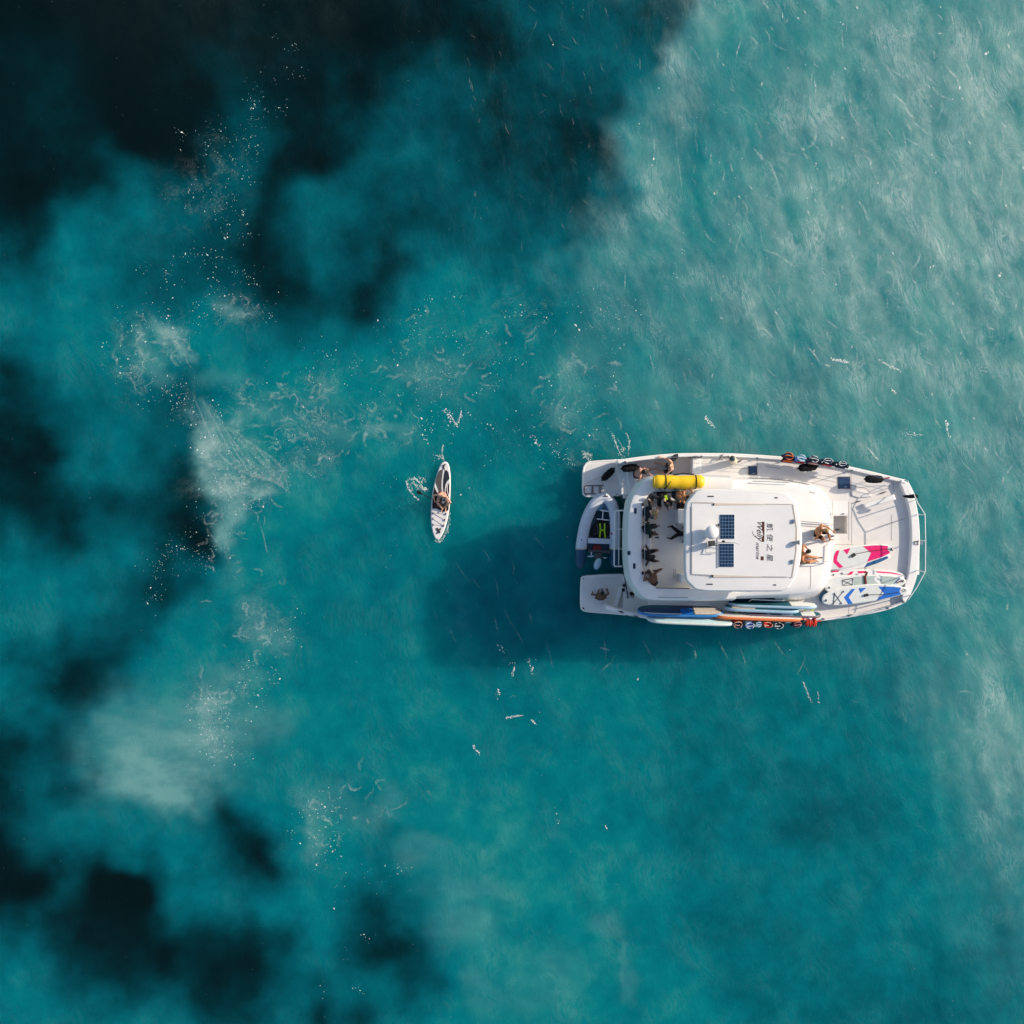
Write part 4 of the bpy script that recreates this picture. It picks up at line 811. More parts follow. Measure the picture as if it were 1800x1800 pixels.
edge_board('light blue paddle board with lime green fins, middle of the starboard rack', 1272, 1067.5, 1405, 1073, 2.26, .66, .14, R(76), DKTEAL, SKYB, [(.1, .4, -.9, .9, BEIGE, 'print')], [(.22, FINL), (.16, FINL)], .3)
edge_board('light blue paddle board nearest the cabin side, its white nose pointing at the bow', 1279, 1060.5, 1436, 1065.5, 2.18, .66, .14, R(76), DKTEAL, SKYB, [(.7, .98, -.9, .9, BW, 'print')], [(.86, FINL), (.94, FINL)], .3)

# ------------------------------------------------------------------ people
SK = {'fair': mat('skin_fair', (.60, .34, .24), .5, .4, .08, 12, sss=.15), 'pink': mat('skin_pink', (.52, .27, .20), .5, .4, .08, 12, sss=.15), 'tan': mat('skin_tan', (.46, .19, .075), .45, .5, .1, 12, sss=.1),
      'brown': mat('skin_brown', (.14, .055, .026), .5, .4, .12, 12), 'dark': mat('skin_deep_brown', (.060, .030, .018), .5, .4, .12, 12)}
HAIR = {'black': mat('hair_black', (.012, .010, .010), .6, .4, .3, 60, .6, 120), 'brown': mat('hair_brown', (.05, .03, .018), .6, .4, .3, 60, .6, 120), 'blond': mat('hair_blond', (.42, .27, .11), .6, .4, .3, 60, .6, 120), 'ash': mat('hair_dark_blond', (.30, .22, .10), .7, .3, .4, 40, .6, 120)}
EYE = mat('eye', (.02, .015, .012), .2); LIP = mat('lips', (.35, .12, .10), .5)
def ik(a, t, l1, l2, pole):
    d = t-a; L = min(max(d.length, .12), (l1+l2)*.985); d.normalize()
    x = (l1*l1-l2*l2+L*L)/(2*L); h = math.sqrt(max(l1*l1-x*x, 1e-4))
    p = pole-d*pole.dot(d)
    p = p.normalized() if p.length > 1e-3 else d.orthogonal().normalized()
    return a+d*x+p*h, a+d*L
def fuse(mb, voxel, name, m, smooth=2):
    me = mb.mesh(name, m, 0); o = bpy.data.objects.new('fuse', me); C.objects.link(o)
    r = o.modifiers.new('r', 'REMESH'); r.mode = 'VOXEL'; r.voxel_size = voxel; r.use_smooth_shade = True
    q = o.modifiers.new('s', 'SMOOTH'); q.factor = .5; q.iterations = smooth
    bpy.context.view_layer.update()
    out = bpy.data.meshes.new_from_object(o.evaluated_get(bpy.context.evaluated_depsgraph_get())); out.name = name
    bpy.data.objects.remove(o); bpy.data.meshes.remove(me)
    out.materials.clear(); out.materials.append(m)
    return out
def hand(mb, wr, fore, palm_n, s, curl=.6, mirror=1):
    """palm, four unequal bent fingers and a thumb from the palm's side"""
    d = fore.normalized(); n = (palm_n-d*palm_n.dot(d)); n = n.normalized() if n.length > 1e-3 else d.orthogonal().normalized(); sd_ = d.cross(n)*mirror
    for o_ in (-.028, -.010, .010, .028): mb.cone(wr+d*.012*s+sd_*o_*.7*s, wr+d*.085*s+sd_*o_*s, .015*s, .0125*s, 8)
    for o_, ln in ((-.032, .066), (-.011, .078), (.011, .084), (.032, .074)):
        a = wr+d*.088*s+sd_*o_*s; d1 = (d*math.cos(curl*.6)+n*math.sin(curl*.6)+sd_*o_*2).normalized(); d2 = (d*math.cos(curl*1.5)+n*math.sin(curl*1.5)+sd_*o_*1.5).normalized()
        b = a+d1*ln*.52*s; c = b+d2*ln*.48*s
        mb.cone(a, b, .0105*s, .0095*s, 7); mb.cone(b, c, .0095*s, .008*s, 7)
    a = wr+d*.03*s+sd_*.030*s; b = a+(d*.6+sd_*.7+n*.35).normalized()*.040*s; c = b+(d*.85+sd_*.25+n*.45).normalized()*.034*s
    mb.cone(a, b, .013*s, .0115*s, 7); mb.cone(b, c, .0115*s, .009*s, 7)
def person(label, pel, neck, head, face, hands, feet, skin, hair, wear=(), knees=None, elbows=None, s=1.0, hairstyle='short', group='people on the catamaran', sit=True, cap=None):
    """pel, neck, head, hands (left, right) and feet (left, right) are world points; face is the way the body faces"""
    face = Vector(face).normalized(); up = (neck-pel).normalized(); left = Vector((0, 0, 1)).cross(face).normalized()
    bend = (pel+neck)/2-face*.045
    fw = (face-up*face.dot(up)); fw = fw.normalized() if fw.length > .1 else up.cross(left)*-1
    t = thing('person', label, 'person', (pel.x, pel.y, min(pel.z, feet[0].z, feet[1].z)), group)
    body = MB(); cloth = {}
    def cl(nm): return cloth.setdefault(nm, MB())
    hipL, hipR = pel+left*.085*s, pel-left*.085*s; shL, shR = neck-up*.055*s+left*.175*s, neck-up*.055*s-left*.175*s
    chest = neck-up*.17*s
    body.cone(hipL, hipR, .105*s, .105*s, 14); body.cone(pel+left*.03*s, bend+left*.045*s, .115*s, .105*s, 14); body.cone(pel-left*.03*s, bend-left*.045*s, .115*s, .105*s, 14)
    for q in (1, -1): body.cone(bend+left*.05*s*q, chest+left*.075*s*q, .105*s, .112*s, 14); body.cone(chest+left*.08*s*q+fw*.02*s, neck-up*.07*s+left*.10*s*q, .105*s, .07*s, 12)
    body.cone(shL, shR, .062*s, .062*s, 12); body.cone(neck-up*.05*s, head-up*.05*s, .062*s, .052*s, 12)
    # head
    hd = (head-neck).normalized(); hf = (face*1.0+Vector((0, 0, -.12))); hf = (hf-hd*hf.dot(hd)*.55).normalized(); hu = (hd-hf*hd.dot(hf)).normalized(); hl = hu.cross(hf).normalized()
    HM = Matrix((hf, hl, hu)).transposed()
    hp = lambda x, y, z: head+HM @ (Vector((x, y, z))*s)
    body.ell(head+HM @ Vector((0, 0, .015))*s, (.096*s, .076*s, .112*s), HM, 18, 12)
    body.cone(hp(.045, 0, -.045), hp(.062, 0, -.085), .048*s, .030*s, 10)                 # jaw and chin
    body.cone(hp(.092, 0, .012), hp(.114, 0, -.026), .010*s, .016*s, 8)                   # nose
    for q in (1, -1): body.ell(hp(-.008, .080*q, -.005), (.020*s, .010*s, .032*s), HM, 8, 6); body.cone(hp(.075, .015*q, .032), hp(.068, .050*q, .034), .013*s, .010*s, 6)
    body.cone(hp(.086, .018, -.058), hp(.086, -.018, -.058), .011*s, .011*s, 6)           # mouth
    LU, LF, LT, LS = .285*s, .255*s, .43*s, .42*s
    joints = {}
    for i, (sh, q) in enumerate(((shL, 1), (shR, -1))):
        pole = (elbows[i] if elbows and elbows[i] else (left*q*.8-fw*.35-Vector((0, 0, .5)))); pole = Vector(pole)
        el, wr = ik(sh, hands[i], LU, LF, pole)
        body.cone(sh, sh.lerp(el, .45), .054*s, .047*s, 10); body.cone(sh.lerp(el, .45), el, .047*s, .037*s, 10); body.cone(el, el.lerp(wr, .3), .038*s, .040*s, 10); body.cone(el.lerp(wr, .3), wr, .040*s, .024*s, 10)
        hand(body, wr, (wr-el), Vector((0, 0, -1))+fw*.2, s, .55, -q); joints['a%d' % i] = (sh, el, wr)
    for i, (hp_, q) in enumerate(((hipL, 1), (hipR, -1))):
        pole = (knees[i] if knees and knees[i] else (Vector((0, 0, 1))+fw*.7+left*q*.35)); pole = Vector(pole)
        kn, an = ik(hp_, feet[i]+Vector((0, 0, .06)), LT, LS, pole)
        body.cone(hp_, hp_.lerp(kn, .4), .090*s, .080*s, 12); body.cone(hp_.lerp(kn, .4), kn, .080*s, .055*s, 12); body.cone(kn, kn.lerp(an, .3), .054*s, .057*s, 12); body.cone(kn.lerp(an, .3), an, .057*s, .033*s, 12)
        tf = Vector((face.x, face.y, 0)); sh_ = (an-kn); tf = (tf+left*q*.25); 
        if abs(sh_.normalized().z) < .5: tf = tf*.4+Vector((0, 0, .8))
        tf.normalize(); b = an-Vector((0, 0, .03*s)) if abs(sh_.normalized().z) >= .5 else an
        body.cone(b-tf*.045*s, b+tf*.10*s, .034*s, .032*s, 10); body.cone(b+tf*.10*s, b+tf*.165*s-Vector((0, 0, .008)), .034*s, .020*s, 10)
        joints['l%d' % i] = (hp_, kn, an)
    o = link('body', fuse(body, .0115*s, 'body', SK[skin], 2), t)
    face_ = MB()
    for q in (1, -1): face_.ell(hp(.086, .031*q, .016), (.012*s, .014*s, .009*s), HM, 8, 6)
    face_.obj('eyes', EYE, o)
    if cap is None or True:
        hb = MB()
        if hairstyle == 'short': hb.ell(hp(-.016, 0, .038), (.098*s, .086*s, .102*s), HM, 18, 9, -.15); hb.ell(hp(-.045, 0, .0), (.070*s, .079*s, .085*s), HM, 16, 8, -.7)
        if hairstyle == 'bushy':
            hb.ell(hp(-.018, 0, .045), (.120*s, .110*s, .108*s), HM, 18, 9, -.25); hb.ell(hp(-.05, 0, -.01), (.085*s, .10*s, .10*s), HM, 16, 8, -.8)
            for k in range(16): a = random.uniform(0, 6.28); b = random.uniform(.1, 1.2); hb.ell(hp(-.02+.105*math.cos(a)*math.cos(b), .095*math.sin(a)*math.cos(b), .05+.095*math.sin(b)), (.034*s,)*3, HM, 7, 5)
        if hairstyle == 'long':
            hb.ell(hp(-.016, 0, .038), (.100*s, .088*s, .102*s), HM, 18, 9, -.15); hb.cone(hp(-.06, 0, .02), hp(-.10, 0, -.20), .07*s, .045*s, 12)
        link('hair', fuse(hb, .012*s, 'hair', HAIR[hair], 1), t)
    if cap:
        cb = MB(); cb.ell(hp(-.006, 0, .045), (.106*s, .092*s, .085*s), HM, 18, 8, -.05); c_ = cb.obj('cap', cap, t, 50)
        bb = MB(); bb.add([hp(x, y, z) for z in (.050, .058) for x, y in ((.085, .075), (.15, .055), (.175, 0), (.15, -.055), (.085, -.075), (.06, 0))], [(0, 1, 2, 3, 4, 5)[::-1], (6, 7, 8, 9, 10, 11)]+[(i, (i+1) % 6, 6+(i+1) % 6, 6+i) for i in range(6)]); bb.obj('cap_brim', cap, c_, 30)
    for nm, m in wear:
        g = .016*s; mb = MB()
        if nm in ('shorts', 'wetsuit', 'leggings', 'briefs'):
            mb.cone(hipL, hipR, .105*s+g, .105*s+g, 14); 
            if nm != 'briefs': mb.cone(pel+left*.03*s, pel.lerp(bend, .45)+left*.035*s, .115*s+g, .112*s+g, 14); mb.cone(pel-left*.03*s, pel.lerp(bend, .45)-left*.035*s, .115*s+g, .112*s+g, 14)
            f = {'shorts': .75, 'briefs': .12, 'wetsuit': 1, 'leggings': 1}[nm]
            for i in (0, 1):
                a, k, an = joints['l%d' % i]; mb.cone(a, a.lerp(k, f), .092*s+g, (.092-.034*f)*s+g, 12)
                if f == 1: mb.cone(k, k.lerp(an, .3), .055*s+g, .058*s+g, 12); mb.cone(k.lerp(an, .3), k.lerp(an, .9), .058*s+g, .038*s+g, 12)
        if nm in ('shirt', 'wetsuit', 'vest_top', 'long_sleeves'):
            for q in (1, -1): mb.cone(pel.lerp(bend, .3)+left*.035*s*q, bend+left*.045*s*q, .114*s+g, .105*s+g, 14); mb.cone(bend+left*.05*s*q, chest+left*.075*s*q, .105*s+g, .112*s+g, 14); mb.cone(chest+left*.08*s*q, neck-up*.075*s+left*.09*s*q, .105*s+g, .068*s+g, 12)
            mb.cone(shL, shR, .062*s+g*.8, .062*s+g*.8, 12)
            f = {'shirt': .8, 'wetsuit': 1, 'vest_top': 0, 'long_sleeves': 1}[nm]
            if f:
                for i in (0, 1):
                    a, e_, wr = joints['a%d' % i]; mb.cone(a, a.lerp(e_, f), .055*s+g, .046*s+g, 10)
                    if f == 1: mb.cone(e_, e_.lerp(wr, .88), .041*s+g, .028*s+g, 10)
        nm2 = {'vest_top': 'vest', 'long_sleeves': 'shirt', 'briefs': 'swim_briefs'}.get(nm, nm)
        link(nm2, fuse(mb, .014*s, nm2, m, 2), t)
    return t
X, Y = Vector((1, 0, 0)), Vector((0, 1, 0))
# flybridge, aft bench
t = person('person in black wetsuit with lime back patch, bending forward by the yellow roll', P(1163, 868, 3.62), P(1167, 876, 4.06), P(1170, 886, 4.10), -Y*1+X*.12, (P(1181, 892, 3.62), P(1147, 881.5, 3.92)), (P(1172, 891, 3.14), P(1161, 889, 3.14)), 'fair', 'black', (('wetsuit', DKCLOTH),), None, ((1, 0, .1), (-.3, .8, .5)))
mb = MB(); q = P(1171, 874.5, 4.17); M4 = Matrix.Rotation(.25, 4, 'Z') @ Matrix.Rotation(.2, 4, 'X'); mb.box(q, (.10, .19, .03), 0, M4); part(mb, 'back_patch', LIME, t)
person('bare-backed person in dark teal shorts leaning in under the hardtop edge', P(1186, 868, 3.82), P(1203, 872, 4.12), P(1211, 874, 4.18), X-Y*.15, (P(1216, 864, 3.95), P(1214, 882, 3.8)), (P(1182, 864, 3.14), P(1183, 881, 3.14)), 'tan', 'brown', (('shorts', DKBLUEC),), ((.6, .3, .1), (.6, -.3, .1)))
person('person with bushy dark blond hair and black shirt seated on the aft bench', P(1135.5, 899, 3.62), P(1142, 898, 4.10), P(1151, 902, 4.24), X-Y*.25, (P(1144, 882, 3.9), P(1131, 911, 3.9)), (P(1150, 897, 3.16), P(1150, 907, 3.16)), 'fair', 'ash', (('shirt', DKCLOTH), ('shorts', mat('grey_shorts', (.10, .11, .13), .8))), None, ((-.2, 1, .2), (-.4, -1, .2)), 1.03, 'bushy')
person('person in dark green top seated below the bushy-haired one, arms folded forward', P(1135.5, 931, 3.62), P(1142, 930, 4.08), P(1151, 926, 4.22), X+Y*.2, (P(1139, 918, 3.8), P(1149, 938, 3.75)), (P(1153, 926, 3.16), P(1151, 939, 3.16)), 'brown', 'black', (('shirt', mat('dark_green_cloth', (.012, .028, .022), .85, .2, .3, 12)), ('shorts', DKBLUEC)), None, None, .95, 'long')
person('dark-haired person in black seated alone on the aft bench, hands spread on its edge', P(1135.5, 976, 3.62), P(1140.5, 976.5, 4.08), P(1147.5, 978, 4.20), X, (P(1134, 961, 3.66), P(1135, 990.5, 3.66)), (P(1151, 969, 3.16), P(1152, 985, 3.16)), 'dark', 'black', (('vest_top', DKCLOTH), ('shorts', DKCLOTH)), None, ((-.3, 1, .3), (-.3, -1, .3)))
person('bare-backed tanned person in dark shorts curled over the flybridge corner', P(1149, 1026, 3.66), P(1148, 1009.5, 3.98), P(1141, 1005, 4.0), -X*.7+Y*.7, (P(1134, 1010, 3.95), P(1153, 1002.5, 3.75)), (P(1140, 1015, 3.2), P(1146, 1011, 3.2)), 'brown', 'black', (('shorts', DKCLOTH),), None, ((-1, -.2, .3), (1, .3, .4)))
rail([(1136,1013,3.98),(1145,1026,3.98)], .014, 'corner_rail', DKMET)
person('person sitting under the hardtop with only two outstretched dark legs showing', P(1209, 940, 3.62), P(1214, 940, 4.10), P(1212, 940, 4.30), -X, (P(1203, 932, 3.75), P(1203, 948, 3.75)), (P(1180, 925, 3.15), P(1179, 947, 3.15)), 'brown', 'black', (('leggings', DKCLOTH), ('shirt', DKCLOTH)))
# port aft deck
person('pink-skinned person with thick dark hair sitting on the port stern step', P(1118, 833, 1.24), P(1126, 831.5, 1.72), P(1133, 829.5, 1.90), X, (P(1151, 838.5, 1.42), P(1125, 846, 1.35)), (P(1141, 826, 1.14), P(1140, 838, 1.14)), 'pink', 'black', (('shorts', DKCLOTH),), None, ((.3, .8, .2), (-.4, -.8, 0)), 1.02, 'bushy')
person('tanned bare-backed person in black shorts, one arm stretched to the port gunwale', P(1177, 825, 1.24), P(1180, 818, 1.74), P(1173.5, 817, 1.92), -X+Y*.05, (P(1161, 832, 1.5), P(1162, 803.5, 1.92)), (P(1152, 824, 1.14), P(1156, 815, 1.14)), 'fair', 'black', (('shorts', DKCLOTH),), None, ((.2, -1, .1), (.2, 1, .4)))
# starboard swim platform
person('brown-skinned person sitting cross-legged on the starboard swim platform', P(1055, 1050, .62), P(1056, 1046, 1.10), P(1058.5, 1042.5, 1.26), Y+X*.1, (P(1041.5, 1042, .6), P(1067.5, 1037.5, .62)), (P(1059, 1041, .52), P(1051, 1042, .52)), 'brown', 'black', (('shorts', DKCLOTH),), ((.8, .5, .3), (-.8, .5, .3)), ((-1, -.3, .2), (1, -.5, .2)))
# forward sunpad
person('blond tanned person in black shorts leaning back on the forward sunpad', P(1436, 937, 3.16), P(1443, 930, 3.62), P(1452.5, 932, 3.76), X-Y*.2, (P(1467, 935, 3.5), P(1437, 946, 3.25)), (P(1459, 949, 3.06), P(1446, 950, 3.06)), 'tan', 'blond', (('shorts', DKCLOTH),), None, ((.5, 1, .2), (-.6, -.6, 0)))
person('tanned person with short black hair resting against the hardtop, legs out along the sunpad', P(1405.5, 981, 3.16), P(1411, 974, 3.62), P(1421, 970, 3.76), X-Y*.1, (P(1420, 965, 3.5), P(1423, 986, 3.3)), (P(1442, 980.5, 3.06), P(1432, 985, 3.06)), 'tan', 'black', (('shorts', mat('tan_brown_shorts', (.30, .13, .06), .8)),), ((.2, .1, 1), (.1, -.3, 1)))
mb = MB(); mb.prism(chaikin(W([(1459,938),(1464,939),(1465,944),(1461,946),(1458,942)], 3.1), 1), 3.02, 3.14, .04); tag(mb.obj('towel', mat('white_towel', (.78, .74, .72), .95, .1, .1, 20, .8, 60)), 'small white towel by the knee of the blond person on the sunpad', 'towel')
mb = MB(); mb.tube([P(1462, 942, 3.16), P(1466.5, 942.5, 3.18)], .03, 8); tag(mb.obj('drink_bottle', mat('maroon_bottle', (.12, .01, .03), .3)), 'small dark red bottle lying on the white towel', 'bottle')
t = thing('shoulder_bag', 'small black bag with pale tag on the sunpad beside the hardtop corner', 'bag', P(1407, 990, 3.03)); mb = MB(); mb.prism(chaikin(W([(1403,988),(1410,985),(1412,989),(1405,994)], 3.2), 1), 3.02, 3.2, .05); part(mb, 'bag_body', DKCLOTH, t); mb = MB(); mb.tube([P(1404, 990, 3.22), P(1405.5, 993, 3.24), P(1408, 991.5, 3.22)], .018, 6); part(mb, 'bag_tag', WHITE, t)

# ------------------------------------------------------------------ paddler
def pw(x, y): return P(x, y, .14)
ring = [(781,811.2),(786,812),(789.5,818),(791.8,832),(792.2,850),(791.5,872),(790,895),(786.5,915),(781.5,932),(774.5,946),(769,949.2),(764.5,947),(759.5,934),(757,915),(757.3,895),(759,872),(763,850),(768,832),(773,818),(777,812.5)]
WHB = mat('board_warm_white', (.74, .71, .70), .5, .4, .05, 4); PADG = mat('board_grey_pad', (.085, .08, .082), .8, .2, .15, 9); PADB = mat('board_navy_pad', (.022, .03, .042), .8, .2, .15, 9); PADD = mat('board_black_pad', (.018, .015, .02), .85, .2, .2, 9)
pb = flat_board('paddle_board', 'white inflatable board with dark curved deck pad, a paddler sitting on it', ring, .17, .14,
    [([(771,829),(774,826),(779,825.5),(778,832),(776.5,845),(776,858),(777.5,866),(774,867),(771,864),(768,856),(765.5,848),(766.5,840)], PADG, 'grey_pad'), ([(781.5,827),(785,826),(788.5,831),(790.2,842),(786,846),(783,853),(781.5,866),(779.5,866),(778.5,855),(779,842)], PADB, 'navy_pad'),
     ([(789.7,848),(790,870),(788.5,868),(787,860),(787.5,853)], PADD, 'black_pad'), ([(788,848.5),(786,854),(785.5,862),(788,872),(790,876),(788.5,897),(783,899),(778,899.5),(772,896),(766,893.5),(760,894.5),(760,884),(761,870),(764,856),(766.5,862),(770,869),(775,870),(783,869),(784,860),(786,852)], PADD, 'black_pad')], WHB, WHB, None,
    [([(780.5,816.5),(781.3,818)], .075, BLACK, 'leash_cuff'), ([(781,818),(779.5,822),(780.5,824),(782,824.5)], .03, BLACK, 'leash_cord')]
    +[([(x, y), (x+.8, y)], .055, BLACK, 'ring') for x, y in ((760.8,902),(761.2,912),(761.2,922.3),(783.5,903.5),(781.5,914),(779.5,924))]
    +[([a, b], .007, mat('thin_cord', (.30, .27, .27), .9), 'bungee') for a, b in (((761,902),(783.5,903.5)), ((761,902),(781.5,914)), ((761,912),(779.5,924)), ((761,922.3),(779.5,924)))]
    +[([(767.5,929),(771.5,932.5),(773.5,937)], .03, BLACK, 'emblem'), ([(768,938),(771,933),(775,928.5)], .025, BLACK, 'emblem'), ([(767,929),(769.5,928),(770,930.5)], .018, BLACK, 'emblem'), ([(767.5,932.5),(774.5,931.5)], .015, BLACK, 'emblem')])
for o in pb.children: pass
person('paddler in a grey cap and maroon swimwear sitting hunched on the white board', P(777.5, 869, .30), P(778.5, 872, .78), P(780, 877.5, .92), -Y-X*.35, (P(784.5, 889, .58), P(763.5, 879, .46)), (P(783.5, 893, .20), P(778, 894.5, .20)), 'fair', 'black', (('briefs', mat('maroon_swimwear', (.22, .03, .05), .7)),), ((.5, -.2, .9), (-.7, -.4, .8)), ((.8, .1, .2), (-1, .6, .2)), 1.0, 'short', None, True, mat('cap_grey', (.26, .29, .33), .8, .2, .2, 30))
t = thing('paddle', 'long black paddle held across the white board, its blade dipping in a splash', 'paddle', P(762, 878, .5))
mb = MB(); mb.tube([P(786, 891, .66), P(763, 879, .44), P(742, 868.3, .12)], .016, 8); part(mb, 'shaft', BLACK, t); mb = MB(); mb.tube([P(787, 889.5, .68), P(785.2, 892.3, .66)], .02, 8); part(mb, 'grip', BLACK, t)
mb = MB(); mb.tube([P(742, 868.3, .12), P(738, 866.3, .06), P(732, 863.3, -.03), P(727, 860.8, -.11), P(725, 859.8, -.14)], [.016, .07, .10, .09, .03], 10, False, .18); part(mb, 'blade', BLACK, t)

# ------------------------------------------------------------------ fenders and odds and ends
def fender(label, a, b, r, m, name='fender', line=None):
    t = thing(name, label, 'fender', (a+b)/2-Vector((0, 0, r)))
    L = (b-a).length; d = (b-a).normalized(); n = 15; path = []; rr = []
    for k in range(n+1):
        u = k/n; path.append(a+d*L*u); rr.append(r*(.35+.65*min(1, math.sin(math.pi*min(max(u, .0), 1))**.28 if 0 < u < 1 else .1))*(1+.05*math.sin(u*31)))
    mb = MB(); mb.tube(path, rr, 16); part(mb, 'cover', m, t, smooth=60)
    for p, q in ((a, a-d*.06), (b, b+d*.07)):
        mb = MB(); mb.tube([p, q], [.045, .03], 8); part(mb, 'eye_end', BLACK, t)
    if line:
        mb = MB(); mb.tube([P(*x) for x in line], .012, 6); part(mb, 'lanyard', DKMET, t)
    return t
fender('black fender leaning slantwise on the port stern steps', P(1059, 843.5, .72), P(1079, 824, .86), .155, FLEECE)
fender('black fender lying lengthwise inside the port gunwale, behind the dark-haired sitter', P(1093, 824, 1.30), P(1121, 821, 1.30), .17, FLEECE)
fender('shaggy black fender hung from the port rail beneath the orange life jackets', P(1404, 823, 2.2), P(1436, 820, 2.2), .17, FLEECE, line=[(1436,820,2.2),(1440,817,2.45)])
fender('shaggy black fender hanging alone near the port bow', P(1521, 842, 2.3), P(1552, 842.5, 2.3), .17, FLEECE, line=[(1552,842.5,2.3),(1557,840,2.35),(1566,846,2.0),(1571,853,1.8)])
mb = MB(); mb.tube([P(1554, 841, 2.32), P(1564, 839.5, 2.36)], .03, 6); tag(mb.obj('red_cord', mat('red_cord', (.5, .03, .09), .8)), 'short red cord tied at the end of the port bow fender', 'cord')
t = thing('bucket_fender', 'white cylindrical fender with black cap standing on the port side deck', 'fender', P(1290, 812, ZD))
mb = MB(); q = P(1290.5, 812, ZD); tp = P(1287.5, 806.5, 2.5); mb.tube([q, q.lerp(tp, .1), q.lerp(tp, .9), tp], [.12, .145, .145, .12], 16); part(mb, 'cylinder', mat('cream_fender', (.62, .56, .45), .5), t); mb = MB(); mb.cone(tp-Vector((0, 0, .03)), tp+Vector((-.004, .01, .05)), .125, .115, 14); part(mb, 'cap', mat('dark_teal_cap', (.02, .05, .06), .5), t)
t = thing('rolled_strap', 'black rolled strap bundle hung over the port bow pulpit', 'strap', P(1604, 872, 2.5)); mb = MB(); mb.tube([P(1588, 872, 2.35), P(1592, 872.5, 2.5), P(1600, 873, 2.62), P(1606, 872, 2.66), P(1612, 872, 2.60)], [.03, .06, .075, .09, .07], 10); part(mb, 'roll', FLEECE, t); mb = MB(); mb.tube([P(1596, 862, 2.3), P(1599, 868, 2.5), P(1603, 871, 2.64)], .02, 6); part(mb, 'tie', WHITE, t)
t = thing('swim_fins', 'pair of black swim fins hooked on the port gunwale behind the tanned sitter', 'fins', P(1187, 804, 1.9))
for pts in ([(1179,808),(1183,804),(1187,802),(1192,801.5)], [(1181,810),(1185,808),(1188,803),(1190,806)]):
    mb = MB(); mb.tube([P(x, y, 2.0) for x, y in pts], [.04, .07, .09, .10], 8, False, .3); part(mb, 'fin', BLACK, t)
t = thing('heap_of_clothes', 'crumpled dark clothes beside a white bag on the starboard stern step', 'clothes', P(1110, 1042, .75))
for i, (x, y, r_, m) in enumerate(((1108,1040,.11,DKCLOTH),(1112,1043,.12,mat('brown_cloth', (.07,.05,.04), .9, .2, .3, 14, .5, 50)),(1116,1044,.09,DKCLOTH),(1110,1045,.08,DKCLOTH))):
    mb = MB(); q = P(x, y, .78); mb.ell(q, (r_, r_*.8, .1), None, 10, 6); me = mb.mesh('garment', m, 60)
    for v in me.vertices: v.co += Vector((random.uniform(-.02, .02), random.uniform(-.02, .02), random.uniform(-.02, .02)))
    link('garment', me, t)
mb = MB(); mb.ell(P(1104, 1037, .82), (.15, .17, .13), None, 12, 8); tag(mb.obj('white_bag', mat('white_bag_cloth', (.6, .64, .68), .8, .2, .1, 10, .6, 20)), 'soft white bag beside the dark clothes on the starboard stern step', 'bag')
mb = MB(); mb.ell(P(1099, 1029, .85), (.13, .07, .08), None, 10, 6); mb.ell(P(1096, 1037, .8), (.08, .08, .08), None, 10, 6); tag(mb.obj('dark_bundle', DKCLOTH), 'dark bundle wedged beside the white bag near the starboard stern post', 'bundle')
mb = MB(); mb.prism(W([(1134,946),(1141,945.5),(1143,949.5),(1137,951)], 3.6), 3.5, 3.56, .02); tag(mb.obj('towel', mat('white_towel', (.8, .8, .8), .9)), 'crumpled white towel on the aft bench between two seated people', 'towel')

